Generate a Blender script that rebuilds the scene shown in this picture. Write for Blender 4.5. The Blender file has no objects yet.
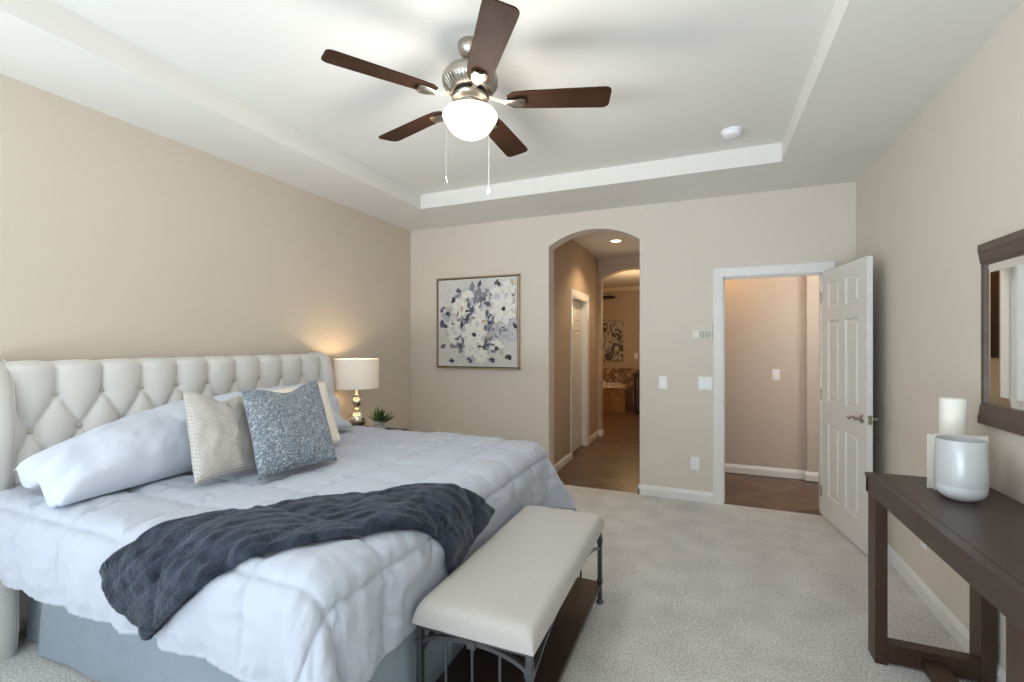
import bpy, bmesh, math, random
from mathutils import Vector, Matrix, noise
PI = math.pi
C = bpy.context.scene.collection
SC = bpy.context.scene

# ------------------------------------------------------------------ camera, world, daylight, exposure
cam_d = bpy.data.cameras.new('camera')
cam = bpy.data.objects.new('camera', cam_d); C.objects.link(cam)
cam_d.sensor_width = 36.0; cam_d.lens = 464.35 * 36.0 / 1024.0
cam_d.shift_y = (344.03 - 341.0) / 1024.0
cam_d.clip_start = 0.05
cam.location = (0, 0, 1.4266)
cam.rotation_euler = (PI / 2, 0, math.radians(22.55))
SC.camera = cam

world = bpy.data.worlds.new('daylight_world'); SC.world = world; world.use_nodes = True
wb = world.node_tree.nodes['Background']
wb.inputs[0].default_value = (0.75, 0.87, 1.0, 1); wb.inputs[1].default_value = 0.4

XL, XR, YB, YF, H = -3.166, 1.131, 4.543, -2.30, 2.743
ZT = 2.882                                   # top of the ceiling tray

def area(name, loc, rot, sx, sy, power, col):
    l = bpy.data.lights.new(name, 'AREA'); l.shape = 'RECTANGLE'; l.size = sx; l.size_y = sy
    l.energy = power; l.color = col
    o = bpy.data.objects.new(name, l); C.objects.link(o); o.location = loc; o.rotation_euler = rot
    return o
# daylight: sky through the wide windows behind the camera and the side window; then an added upward fill
area('window_daylight', (-1.80, YF - 0.03, 1.32), (PI / 2, 0, 0), 2.0, 2.3, 5, (0.77, 0.88, 1.0))
area('window_daylight', (0.05, YF - 0.03, 1.32), (PI / 2, 0, 0), 1.5, 2.3, 6, (0.77, 0.88, 1.0))
area('side_window_daylight', (XL - 0.03, -1.15, 1.32), (0, -PI / 2, 0), 2.3, 1.9, 24, (0.78, 0.89, 1.0))
area('ceiling_fill', (-1.9, YF - 0.95, -0.05), (math.radians(155), 0, 0), 3.8, 1.3, 375, (0.80, 0.91, 1.0))  # fill lamp added outside the windows, aimed up to brighten the ceiling

SC.view_settings.view_transform = 'Standard'
SC.view_settings.look = 'None'
SC.view_settings.gamma = 1.0
SC.view_settings.use_curve_mapping = False
SC.view_settings.exposure = 0.80

# ------------------------------------------------------------------ materials
def lin(c):
    return tuple(((v / 255) / 12.92 if v / 255 <= 0.04045 else ((v / 255 + 0.055) / 1.055) ** 2.4) for v in c)

def mat(name, col, rough=0.6, metal=0.0, var=0.0, vscale=8.0, bump=0.0, bscale=60.0, sheen=0.0, spec=0.5, stretch=None, coat=0.0, bdist=0.01, trans=0.0, col2=None):
    m = bpy.data.materials.new(name); m.use_nodes = True
    nt = m.node_tree; p = nt.nodes['Principled BSDF']; L = nt.links
    c = lin(col)
    p.inputs['Base Color'].default_value = (*c, 1)
    p.inputs['Roughness'].default_value = rough
    p.inputs['Metallic'].default_value = metal
    p.inputs['Specular IOR Level'].default_value = spec
    if sheen: p.inputs['Sheen Weight'].default_value = sheen; p.inputs['Sheen Roughness'].default_value = 0.4
    if coat: p.inputs['Coat Weight'].default_value = coat; p.inputs['Coat Roughness'].default_value = 0.15
    if trans: p.inputs['Transmission Weight'].default_value = trans
    tc = nt.nodes.new('ShaderNodeTexCoord'); src = tc.outputs['Object']
    if stretch:
        mp = nt.nodes.new('ShaderNodeMapping'); mp.inputs['Scale'].default_value = stretch
        L.new(src, mp.inputs['Vector']); src = mp.outputs['Vector']
    if var or col2:
        n = nt.nodes.new('ShaderNodeTexNoise'); n.inputs['Scale'].default_value = vscale; n.inputs['Detail'].default_value = 5
        L.new(src, n.inputs['Vector'])
        r = nt.nodes.new('ShaderNodeValToRGB'); L.new(n.outputs['Fac'], r.inputs['Fac'])
        r.color_ramp.elements[0].position = 0.3; r.color_ramp.elements[1].position = 0.7
        if col2:
            r.color_ramp.elements[0].color = (*c, 1); r.color_ramp.elements[1].color = (*lin(col2), 1)
        else:
            r.color_ramp.elements[0].color = (*[v * (1 - var) for v in c], 1)
            r.color_ramp.elements[1].color = (*[min(1, v * (1 + var)) for v in c], 1)
        L.new(r.outputs['Color'], p.inputs['Base Color'])
    if bump:
        n2 = nt.nodes.new('ShaderNodeTexNoise'); n2.inputs['Scale'].default_value = bscale; n2.inputs['Detail'].default_value = 4
        L.new(src, n2.inputs['Vector'])
        b = nt.nodes.new('ShaderNodeBump'); b.inputs['Strength'].default_value = bump; b.inputs['Distance'].default_value = bdist
        L.new(n2.outputs['Fac'], b.inputs['Height']); L.new(b.outputs['Normal'], p.inputs['Normal'])
    return m

def emit(name, col, s):
    m = bpy.data.materials.new(name); m.use_nodes = True
    p = m.node_tree.nodes['Principled BSDF']
    p.inputs['Base Color'].default_value = (*lin(col), 1)
    p.inputs['Emission Color'].default_value = (*lin(col), 1); p.inputs['Emission Strength'].default_value = s
    return m

M = {}
M['wall'] = mat('wall_paint', (213, 202, 187), 0.75, var=0.015, vscale=1.5, bump=0.08, bscale=90, spec=0.25)
M['wallr'] = mat('wall_paint_rose_beige', (219, 210, 198), 0.75, var=0.015, vscale=1.5, bump=0.08, bscale=90, spec=0.25)
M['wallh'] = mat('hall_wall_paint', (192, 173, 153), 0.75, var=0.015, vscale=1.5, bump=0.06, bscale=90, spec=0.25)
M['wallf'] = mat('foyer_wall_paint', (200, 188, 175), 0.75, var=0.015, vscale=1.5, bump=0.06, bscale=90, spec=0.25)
M['ceil'] = mat('ceiling_paint', (230, 228, 223), 0.85, var=0.01, vscale=2, bump=0.06, bscale=110, spec=0.2)
M['trim'] = mat('white_trim_paint', (232, 232, 230), 0.35, var=0.01, spec=0.5)
M['door'] = mat('white_door_paint', (226, 226, 222), 0.4, var=0.01, bump=0.03, bscale=40)
M['plastic'] = mat('white_plastic', (240, 241, 242), 0.35)
M['keypad'] = mat('cream_plastic', (232, 228, 214), 0.4)
M['grey'] = mat('grey_plastic', (150, 152, 150), 0.5)
M['darkgap'] = mat('dark_gap', (22, 20, 19), 0.7)
M['nickel'] = mat('brushed_nickel', (176, 169, 158), 0.30, 1.0, var=0.05, vscale=40, stretch=(1, 1, 12))
M['chrome'] = mat('polished_chrome', (190, 188, 184), 0.12, 1.0)
M['white'] = mat('white_cotton', (203, 210, 223), 0.85, bump=0.10, bscale=18, sheen=0.15, spec=0.2, bdist=0.02)
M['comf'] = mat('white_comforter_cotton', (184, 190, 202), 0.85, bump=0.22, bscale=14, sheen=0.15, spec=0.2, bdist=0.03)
M['ivory'] = mat('ivory_cotton', (233, 226, 214), 0.85, bump=0.1, bscale=60, sheen=0.1)
M['linen'] = mat('cream_linen_upholstery', (216, 214, 210), 0.9, var=0.04, vscale=160, bump=0.12, bscale=300, sheen=0.15, bdist=0.003)
M['bench'] = mat('oatmeal_bench_linen', (188, 185, 181), 0.92, var=0.06, vscale=120, bump=0.12, bscale=350, sheen=0.1, bdist=0.003)
M['skirt'] = mat('pale_blue_skirt_cotton', (148, 160, 172), 0.9, var=0.03, vscale=20, bump=0.1, bscale=20, bdist=0.02)
M['black'] = mat('black_metal', (34, 33, 34), 0.45, 0.6)
M['iron'] = mat('dark_pewter_iron', (98, 99, 103), 0.38, 0.85, var=0.08, vscale=30)
M['blade'] = mat('walnut_blade', (56, 37, 26), 0.6, spec=0.1, var=0.28, vscale=9, stretch=(1, 14, 1))
M['espresso'] = mat('espresso_wood', (64, 49, 43), 0.36, var=0.14, vscale=7, stretch=(10, 1, 10), spec=0.5)
M['espresso2'] = mat('espresso_leg_wood', (66, 47, 36), 0.4, var=0.16, vscale=7, stretch=(10, 10, 1), spec=0.45)
M['shelf'] = mat('dark_walnut_shelf', (40, 25, 20), 0.4, var=0.2, vscale=8, stretch=(10, 1, 10))
M['frame'] = mat('mirror_frame_wood', (84, 70, 62), 0.35, var=0.12, vscale=9, stretch=(6, 1, 6))
M['mirror'] = mat('mirror_silver', (240, 242, 240), 0.02, 1.0)
M['gold'] = mat('champagne_gold_frame', (178, 158, 124), 0.35, 0.8)
M['mercury'] = mat('mercury_glass', (222, 213, 198), 0.16, 1.0, var=0.25, vscale=28, bump=0.1, bscale=25)
M['wax'] = mat('candle_wax', (240, 238, 230), 0.5, spec=0.4)
M['glaze'] = mat('blue_white_glaze', (200, 203, 205), 0.25, var=0.03, vscale=20, bump=0.10, bscale=70, stretch=(1, 1, 0.2), coat=0.3)
M['glaze2'] = mat('white_glaze', (220, 224, 227), 0.2, coat=0.4)
M['marble'] = mat('white_book_cloth', (226, 222, 214), 0.6, var=0.02, vscale=12)
M['nightwood'] = mat('dark_nightstand_wood', (52, 40, 35), 0.4, var=0.15, vscale=8, stretch=(1, 8, 8))
M['pot'] = mat('patterned_white_pot', (225, 224, 222), 0.4, var=0.0, vscale=45, col2=(120, 122, 126))
M['leaf'] = mat('succulent_green', (52, 78, 38), 0.45, var=0.3, vscale=20)
M['leaf2'] = mat('succulent_light_green', (98, 112, 66), 0.5, var=0.2, vscale=20)
M['soil'] = mat('dark_soil', (50, 38, 30), 0.9)
M['darkwood'] = mat('dark_cabinet_wood', (46, 30, 22), 0.4, var=0.15, vscale=8, stretch=(8, 8, 1))
M['tubwhite'] = mat('tub_white_enamel', (235, 230, 222), 0.2, coat=0.3)
M['button'] = mat('button_linen', (196, 190, 180), 0.9)
M['seam'] = mat('stitching', (224, 228, 238), 0.9)

def shade_mat():
    m = bpy.data.materials.new('lamp_shade_linen'); m.use_nodes = True
    nt = m.node_tree; out = nt.nodes['Material Output']; nt.nodes.remove(nt.nodes['Principled BSDF'])
    d = nt.nodes.new('ShaderNodeBsdfDiffuse'); d.inputs[0].default_value = (*lin((240, 238, 236)), 1)
    t = nt.nodes.new('ShaderNodeBsdfTranslucent'); t.inputs[0].default_value = (*lin((252, 251, 248)), 1)
    mx = nt.nodes.new('ShaderNodeMixShader'); mx.inputs[0].default_value = 0.16
    nt.links.new(d.outputs[0], mx.inputs[1]); nt.links.new(t.outputs[0], mx.inputs[2]); nt.links.new(mx.outputs[0], out.inputs[0])
    return m
M['shade'] = shade_mat()

def glass_mat():
    m = bpy.data.materials.new('window_pane_glass'); m.use_nodes = True
    nt = m.node_tree; out = nt.nodes['Material Output']; nt.nodes.remove(nt.nodes['Principled BSDF'])
    t = nt.nodes.new('ShaderNodeBsdfTransparent'); g = nt.nodes.new('ShaderNodeBsdfGlossy'); g.inputs['Roughness'].default_value = 0.02
    mx = nt.nodes.new('ShaderNodeMixShader'); mx.inputs[0].default_value = 0.06
    nt.links.new(t.outputs[0], mx.inputs[1]); nt.links.new(g.outputs[0], mx.inputs[2]); nt.links.new(mx.outputs[0], out.inputs[0])
    return m
M['glass'] = glass_mat()

def carpet_mat():
    m = mat('cut_pile_carpet', (200, 193, 184), 0.95, bump=0.9, bscale=230, sheen=0.25, spec=0.1, bdist=0.012)
    nt = m.node_tree; p = nt.nodes['Principled BSDF']; L = nt.links
    tc = nt.nodes.new('ShaderNodeTexCoord')
    a = nt.nodes.new('ShaderNodeTexNoise'); a.inputs['Scale'].default_value = 95; a.inputs['Detail'].default_value = 3
    b = nt.nodes.new('ShaderNodeTexNoise'); b.inputs['Scale'].default_value = 4.5; b.inputs['Detail'].default_value = 6
    L.new(tc.outputs['Object'], a.inputs['Vector']); L.new(tc.outputs['Object'], b.inputs['Vector'])
    ad = nt.nodes.new('ShaderNodeMath'); ad.operation = 'ADD'
    s1 = nt.nodes.new('ShaderNodeMath'); s1.operation = 'MULTIPLY'; s1.inputs[1].default_value = 0.72
    s2 = nt.nodes.new('ShaderNodeMath'); s2.operation = 'MULTIPLY'; s2.inputs[1].default_value = 0.28
    L.new(a.outputs['Fac'], s1.inputs[0]); L.new(b.outputs['Fac'], s2.inputs[0]); L.new(s1.outputs[0], ad.inputs[0]); L.new(s2.outputs[0], ad.inputs[1])
    r = nt.nodes.new('ShaderNodeValToRGB'); L.new(ad.outputs[0], r.inputs['Fac'])
    r.color_ramp.elements[0].position = 0.34; r.color_ramp.elements[0].color = (*lin((188, 185, 180)), 1)
    r.color_ramp.elements[1].position = 0.64; r.color_ramp.elements[1].color = (*lin((252, 251, 248)), 1)
    L.new(r.outputs['Color'], p.inputs['Base Color'])
    return m
M['carpet'] = carpet_mat()

def tile_mat(name, c1, c2, grout, size, rot=0.0, axes='XY', rough=0.35, mortar=0.012, offset=0.0):
    m = bpy.data.materials.new(name); m.use_nodes = True
    nt = m.node_tree; p = nt.nodes['Principled BSDF']; L = nt.links
    tc = nt.nodes.new('ShaderNodeTexCoord'); mp = nt.nodes.new('ShaderNodeMapping')
    L.new(tc.outputs['Object'], mp.inputs['Vector'])
    if axes == 'XZ': mp.inputs['Rotation'].default_value = (PI / 2, 0, 0)
    if axes == 'YZ': mp.inputs['Rotation'].default_value = (PI / 2, 0, PI / 2)
    mp2 = nt.nodes.new('ShaderNodeMapping'); mp2.inputs['Rotation'].default_value = (0, 0, rot)
    L.new(mp.outputs['Vector'], mp2.inputs['Vector'])
    br = nt.nodes.new('ShaderNodeTexBrick'); br.offset = offset; br.squash = 1.0
    br.inputs['Scale'].default_value = 1.0; br.inputs['Brick Width'].default_value = size; br.inputs['Row Height'].default_value = size
    br.inputs['Mortar Size'].default_value = mortar * size; br.inputs['Mortar Smooth'].default_value = 0.1
    br.inputs['Color1'].default_value = (*lin(c1), 1); br.inputs['Color2'].default_value = (*lin(c2), 1); br.inputs['Mortar'].default_value = (*lin(grout), 1)
    L.new(mp2.outputs['Vector'], br.inputs['Vector'])
    n = nt.nodes.new('ShaderNodeTexNoise'); n.inputs['Scale'].default_value = 5; n.inputs['Detail'].default_value = 7; n.inputs['Distortion'].default_value = 1.0
    L.new(tc.outputs['Object'], n.inputs['Vector'])
    hs = nt.nodes.new('ShaderNodeMix'); hs.data_type = 'RGBA'; hs.blend_type = 'OVERLAY'; hs.inputs[0].default_value = 0.55
    rr = nt.nodes.new('ShaderNodeValToRGB'); rr.color_ramp.elements[0].position = 0.3; rr.color_ramp.elements[1].position = 0.7
    rr.color_ramp.elements[0].color = (.22, .22, .22, 1); rr.color_ramp.elements[1].color = (.8, .78, .75, 1)
    L.new(n.outputs['Fac'], rr.inputs['Fac'])
    L.new(br.outputs['Color'], hs.inputs[6]); L.new(rr.outputs['Color'], hs.inputs[7])
    L.new(hs.outputs[2], p.inputs['Base Color'])
    p.inputs['Roughness'].default_value = rough
    b = nt.nodes.new('ShaderNodeBump'); b.inputs['Strength'].default_value = 0.4; b.inputs['Distance'].default_value = 0.004; b.invert = True
    L.new(br.outputs['Fac'], b.inputs['Height']); L.new(b.outputs['Normal'], p.inputs['Normal'])
    return m
M['tile'] = tile_mat('brown_slate_floor_tile', (102, 76, 59), (86, 63, 49), (150, 122, 98), 0.46, math.radians(45))
M['tubtile'] = tile_mat('tan_tub_tile', (156, 116, 76), (146, 108, 70), (118, 86, 56), 0.2, 0, 'XZ', 0.3)
M['bandtile'] = tile_mat('diamond_band_tile', (196, 170, 136), (120, 90, 66), (90, 66, 48), 0.10, math.radians(45), 'XZ', 0.3, mortar=0.05)

def knit_mat():
    m = mat('cream_waffle_knit', (222, 215, 202), 0.95, sheen=0.2)
    nt = m.node_tree; p = nt.nodes['Principled BSDF']; L = nt.links
    uv = nt.nodes.new('ShaderNodeUVMap'); mp = nt.nodes.new('ShaderNodeMapping'); mp.inputs['Scale'].default_value = (30, 30, 1)
    L.new(uv.outputs[0], mp.inputs[0])
    br = nt.nodes.new('ShaderNodeTexBrick'); br.inputs['Scale'].default_value = 1; br.inputs['Brick Width'].default_value = 0.9; br.inputs['Row Height'].default_value = 0.6
    br.inputs['Mortar Size'].default_value = 0.14; br.inputs['Mortar Smooth'].default_value = 1.0
    br.inputs['Color1'].default_value = (*lin((226, 222, 216)), 1); br.inputs['Color2'].default_value = (*lin((216, 211, 204)), 1); br.inputs['Mortar'].default_value = (*lin((178, 171, 162)), 1)
    L.new(mp.outputs[0], br.inputs['Vector']); L.new(br.outputs['Color'], p.inputs['Base Color'])
    b = nt.nodes.new('ShaderNodeBump'); b.inputs['Strength'].default_value = 0.9; b.inputs['Distance'].default_value = 0.006; b.invert = True
    L.new(br.outputs['Fac'], b.inputs['Height']); L.new(b.outputs['Normal'], p.inputs['Normal'])
    return m
M['knit'] = knit_mat()

def damask_mat():
    m = mat('slate_blue_damask', (120, 140, 162), 0.9, sheen=0.2, bump=0.15, bscale=200, bdist=0.003)
    nt = m.node_tree; p = nt.nodes['Principled BSDF']; L = nt.links
    uv = nt.nodes.new('ShaderNodeUVMap')
    n0 = nt.nodes.new('ShaderNodeTexNoise'); n0.inputs['Scale'].default_value = 8; n0.inputs['Detail'].default_value = 2; n0.inputs['Distortion'].default_value = 3.5
    L.new(uv.outputs[0], n0.inputs['Vector'])
    w = nt.nodes.new('ShaderNodeMath'); w.operation = 'MULTIPLY'; w.inputs[1].default_value = 42
    L.new(n0.outputs['Fac'], w.inputs[0])
    s = nt.nodes.new('ShaderNodeMath'); s.operation = 'SINE'; L.new(w.outputs[0], s.inputs[0])
    n1 = nt.nodes.new('ShaderNodeTexNoise'); n1.inputs['Scale'].default_value = 34; n1.inputs['Detail'].default_value = 3; n1.inputs['Distortion'].default_value = 1.5
    L.new(uv.outputs[0], n1.inputs['Vector'])
    n1m = nt.nodes.new('ShaderNodeMath'); n1m.operation = 'MULTIPLY_ADD'; n1m.inputs[1].default_value = 5.0; n1m.inputs[2].default_value = -2.5
    L.new(n1.outputs['Fac'], n1m.inputs[0])
    ad = nt.nodes.new('ShaderNodeMath'); ad.operation = 'ADD'; L.new(s.outputs[0], ad.inputs[0]); L.new(n1m.outputs[0], ad.inputs[1])
    r = nt.nodes.new('ShaderNodeValToRGB'); L.new(ad.outputs[0], r.inputs['Fac'])
    r.color_ramp.elements[0].position = 0.0; r.color_ramp.elements[0].color = (*lin((98, 110, 122)), 1)
    r.color_ramp.elements[1].position = 1.0; r.color_ramp.elements[1].color = (*lin((182, 186, 189)), 1)
    e = r.color_ramp.elements.new(0.45); e.color = (*lin((113, 126, 138)), 1)
    L.new(r.outputs['Color'], p.inputs['Base Color'])
    return m
M['damask'] = damask_mat()

def fur_mat():
    m = mat('slate_grey_plush', (70, 77, 92), 0.8, sheen=0.3, bump=0.6, bscale=120, spec=0.2, bdist=0.012)
    nt = m.node_tree; p = nt.nodes['Principled BSDF']; L = nt.links
    tc = nt.nodes.new('ShaderNodeTexCoord'); n = nt.nodes.new('ShaderNodeTexNoise'); n.inputs['Scale'].default_value = 11; n.inputs['Detail'].default_value = 8; n.inputs['Distortion'].default_value = 1.2
    L.new(tc.outputs['Object'], n.inputs['Vector'])
    r = nt.nodes.new('ShaderNodeValToRGB'); L.new(n.outputs['Fac'], r.inputs['Fac'])
    r.color_ramp.elements[0].position = 0.35; r.color_ramp.elements[0].color = (*lin((24, 29, 40)), 1)
    r.color_ramp.elements[1].position = 0.72; r.color_ramp.elements[1].color = (*lin((62, 70, 86)), 1)
    L.new(r.outputs['Color'], p.inputs['Base Color'])
    p.inputs['Sheen Tint'].default_value = (0.7, 0.75, 0.85, 1)
    return m
M['fur'] = fur_mat()

def swirl_mat():
    m = mat('grey_swirl_art', (150, 140, 130), 0.6)
    nt = m.node_tree; p = nt.nodes['Principled BSDF']; L = nt.links
    tc = nt.nodes.new('ShaderNodeTexCoord'); n = nt.nodes.new('ShaderNodeTexNoise'); n.inputs['Scale'].default_value = 2.6; n.inputs['Detail'].default_value = 3; n.inputs['Distortion'].default_value = 2.5
    L.new(tc.outputs['Object'], n.inputs['Vector'])
    w = nt.nodes.new('ShaderNodeMath'); w.operation = 'MULTIPLY'; w.inputs[1].default_value = 17; L.new(n.outputs['Fac'], w.inputs[0])
    s = nt.nodes.new('ShaderNodeMath'); s.operation = 'SINE'; L.new(w.outputs[0], s.inputs[0])
    r = nt.nodes.new('ShaderNodeValToRGB'); L.new(s.outputs[0], r.inputs['Fac'])
    r.color_ramp.elements[0].color = (*lin((84, 76, 70)), 1); r.color_ramp.elements[1].color = (*lin((196, 186, 174)), 1)
    L.new(r.outputs['Color'], p.inputs['Base Color'])
    return m
M['swirl'] = swirl_mat()

# ------------------------------------------------------------------ mesh builder
class MB:
    def __init__(s): s.v = []; s.f = []; s.m = []; s.uv = {}
    def add(s, vs, fs, mi=0):
        o = len(s.v); s.v += [tuple(v) for v in vs]
        for f in fs: s.f.append([i + o for i in f]); s.m.append(mi)
        return s
    def box(s, x0, x1, y0, y1, z0, z1, mi=0):
        vs = [(x, y, z) for x in (x0, x1) for y in (y0, y1) for z in (z0, z1)]
        return s.add(vs, [(0, 1, 3, 2), (4, 6, 7, 5), (0, 4, 5, 1), (2, 3, 7, 6), (0, 2, 6, 4), (1, 5, 7, 3)], mi)
    def hexa(s, p, mi=0):     # 8 points: bottom 4 then top 4
        return s.add(p, [(3, 2, 1, 0), (4, 5, 6, 7), (0, 1, 5, 4), (1, 2, 6, 5), (2, 3, 7, 6), (3, 0, 4, 7)], mi)
    def lathe(s, prof, n=32, c=(0, 0, 0), axis='Z', mi=0, cap=True):
        vs = []; fs = []
        def P(r, h, a):
            x, y = r * math.cos(a), r * math.sin(a)
            if axis == 'Z': return (c[0] + x, c[1] + y, c[2] + h)
            if axis == 'Y': return (c[0] + x, c[1] + h, c[2] - y)
            return (c[0] + h, c[1] + x, c[2] + y)
        for r, h in prof:
            for k in range(n): vs.append(P(r, h, 2 * PI * k / n))
        for i in range(len(prof) - 1):
            for k in range(n):
                k2 = (k + 1) % n
                fs.append((i * n + k, i * n + k2, (i + 1) * n + k2, (i + 1) * n + k))
        if cap:
            fs.append(tuple(reversed(range(n)))); fs.append(tuple((len(prof) - 1) * n + k for k in range(n)))
        return s.add(vs, fs, mi)
    def prism(s, poly, axis, lo, hi, mi=0):
        n = len(poly)
        def P(p, h):
            if axis == 'X': return (h, p[0], p[1])
            if axis == 'Y': return (p[0], h, p[1])
            return (p[0], p[1], h)
        vs = [P(p, lo) for p in poly] + [P(p, hi) for p in poly]
        fs = [tuple(reversed(range(n))), tuple(range(n, 2 * n))] + [(i, (i + 1) % n, n + (i + 1) % n, n + i) for i in range(n)]
        return s.add(vs, fs, mi)
    def tube(s, pts, r, n=10, mi=0, square=False):
        pts = [Vector(p) for p in pts]; rs = r if isinstance(r, (list, tuple)) else [r] * len(pts)
        if square: n = 4
        vs = []; fs = []; up = None
        for i, p in enumerate(pts):
            d = (pts[min(i + 1, len(pts) - 1)] - pts[max(i - 1, 0)]).normalized()
            if up is None:
                up = Vector((0, 0, 1)) if abs(d.z) < 0.9 else Vector((1, 0, 0))
            x = d.cross(up).normalized(); y = x.cross(d).normalized(); up = y
            for k in range(n):
                a = 2 * PI * (k + (0.5 if square else 0)) / n
                q = rs[i] * (1.414 if square else 1)
                vs.append(p + x * q * math.cos(a) + y * q * math.sin(a))
        for i in range(len(pts) - 1):
            for k in range(n):
                k2 = (k + 1) % n
                fs.append((i * n + k, i * n + k2, (i + 1) * n + k2, (i + 1) * n + k))
        fs.append(tuple(reversed(range(n)))); fs.append(tuple((len(pts) - 1) * n + k for k in range(n)))
        return s.add(vs, fs, mi)
    def grid(s, fn, nu, nv, mi=0, flip=False):
        o = len(s.v); vs = []; fs = []
        for i in range(nu + 1):
            for j in range(nv + 1): vs.append(fn(i / nu, j / nv)); s.uv[o + len(vs) - 1] = (i / nu, j / nv)
        for i in range(nu):
            for j in range(nv):
                a = i * (nv + 1) + j; q = (a, a + nv + 1, a + nv + 2, a + 1)
                fs.append(tuple(reversed(q)) if flip else q)
        return s.add(vs, fs, mi)
    def xf(s, mx):
        s.v = [tuple(mx @ Vector(v)) for v in s.v]; return s
    def build(s, name, m, parent=None, smooth=None, bevel=0.0, segs=2, sub=0, loc=None, weld=False, fixn=True):
        me = bpy.data.meshes.new(name); me.from_pydata(s.v, [], s.f)
        ms = m if isinstance(m, (list, tuple)) else [m]
        for x in ms: me.materials.append(x)
        for p, mi in zip(me.polygons, s.m): p.material_index = mi
        if s.uv:
            ul = me.uv_layers.new(name='UVMap')
            for lp in me.loops: ul.data[lp.index].uv = s.uv.get(lp.vertex_index, (0, 0))
        bm = bmesh.new(); bm.from_mesh(me)
        if weld: bmesh.ops.remove_doubles(bm, verts=bm.verts, dist=1e-5)
        if fixn: bmesh.ops.recalc_face_normals(bm, faces=bm.faces)
        if smooth is not None:
            for f in bm.faces: f.smooth = True
            for e in bm.edges:
                if len(e.link_faces) == 2: e.smooth = e.calc_face_angle(0) < math.radians(smooth)
        bm.to_mesh(me); bm.free()
        o = bpy.data.objects.new(name, me); C.objects.link(o)
        if parent: o.parent = parent
        if loc: o.location = loc
        if bevel:
            b = o.modifiers.new('bevel', 'BEVEL'); b.width = bevel; b.segments = segs; b.limit_method = 'ANGLE'; b.angle_limit = math.radians(40)
            b.harden_normals = False
        if sub:
            u = o.modifiers.new('subd', 'SUBSURF'); u.levels = sub; u.render_levels = sub
        return o

def tag(o, label, cat, group=None):
    o['label'] = label; o['category'] = cat
    if group: o['group'] = group
    return o
def thing(name, label, cat, loc=(0, 0, 0), rz=0.0, group=None):
    o = bpy.data.objects.new(name, None); C.objects.link(o); o.empty_display_size = 0.1
    o.location = loc; o.rotation_euler = (0, 0, rz)
    return tag(o, label, cat, group)
def struct(o): o['kind'] = 'structure'; return o
def fbm(x, y, z, s=1.0): return noise.fractal(Vector((x * s, y * s, z * s)), 1.0, 2.0, 4)

# ------------------------------------------------------------------ the room shell
WT = 0.177                                     # thickness of the back wall
YH = YB + WT                                   # hall side of the back wall
AX0, AX1, ASP, AAP = -1.478, -0.572, 2.425, 2.564   # arch
DX0, DX1, DZ = 0.154, 0.909, 2.021             # door opening

def arch_pts(x0, x1, sp, ap, n=24):
    w = (x1 - x0) / 2; h = ap - sp; R = (w * w + h * h) / (2 * h); cx = (x0 + x1) / 2; cz = ap - R
    a = math.asin(w / R)
    return [(cx + R * math.sin(-a + 2 * a * i / n), cz + R * math.cos(-a + 2 * a * i / n)) for i in range(n + 1)]

# floors
struct(MB().box(XL - .2, XR + .2, YF - .2, YB + 0.012, -0.1, 0.0).build('floor', M['carpet']))
struct(MB().box(-4.2, 4.2, YB + 0.012, 11.3, -0.1, -0.006).build('floor_hall', M['tile']))
# walls
W3 = (-2.1, -0.2, 0.12, 2.52)
struct(MB().box(XL - .15, XL, YF - .15, W3[0], 0, 3.0).box(XL - .15, XL, W3[1], YB + .1, 0, 3.0).box(XL - .15, XL, W3[0], W3[1], 0, W3[2]).box(XL - .15, XL, W3[0], W3[1], W3[3], 3.0).build('wall_left', M['wall']))
w = MB(); xa, xb, t = XL - .13, XL - .06, .05
w.box(xa, xb, W3[0], W3[1], W3[2], W3[2] + t).box(xa, xb, W3[0], W3[1], W3[3] - t, W3[3]).box(xa, xb, W3[0], W3[0] + t, W3[2], W3[3]).box(xa, xb, W3[1] - t, W3[1], W3[2], W3[3]).box(xa, xb, -1.17, -1.13, W3[2], W3[3])
o = struct(w.build('window_3', M['trim'], bevel=.004))
MB().box(XL - .10, XL - .094, W3[0] + t, W3[1] - t, W3[2] + t, W3[3] - t).build('glass_pane', M['glass'], o)
struct(MB().box(XR, XR + .15, YF - .15, YB + .1, 0, 3.0).build('wall_right', M['wallr']))
poly = [(XL, 0), (AX0, 0)] + arch_pts(AX0, AX1, ASP, AAP) + [(AX1, 0), (DX0 - .018, 0), (DX0 - .018, DZ + .018), (DX1 + .018, DZ + .018), (DX1 + .018, 0), (XR, 0), (XR, 3.0), (XL, 3.0)]
struct(MB().prism(poly, 'Y', YB, YH).build('wall_back', M['wallr']))
# front wall with two windows (behind the camera)
wf = MB()
W1 = (-2.85, -0.80, 0.12, 2.52); W2 = (-0.72, 0.86, 0.12, 2.52)
wf.box(XL, XR, YF - .15, YF, 0, .12).box(XL, XR, YF - .15, YF, 2.52, 3.0)
for x0, x1 in ((XL, W1[0]), (W1[1], W2[0]), (W2[1], XR)): wf.box(x0, x1, YF - .15, YF, .12, 2.52)
struct(wf.build('wall_front', M['wall']))
for i, (x0, x1, z0, z1) in enumerate((W1, W2)):
    w = MB(); t = .05; ya, yb = YF - .13, YF - .06
    w.box(x0, x1, ya, yb, z0, z0 + t).box(x0, x1, ya, yb, z1 - t, z1).box(x0, x0 + t, ya, yb, z0, z1).box(x1 - t, x1, ya, yb, z0, z1)
    w.box((x0 + x1) / 2 - .02, (x0 + x1) / 2 + .02, ya, yb, z0, z1)
    o = struct(w.build('window_%d' % (i + 1), M['trim'], bevel=.004))
    MB().box(x0 + t, x1 - t, YF - .10, YF - .094, z0 + t, z1 - t).build('glass_pane', M['glass'], o)
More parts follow.
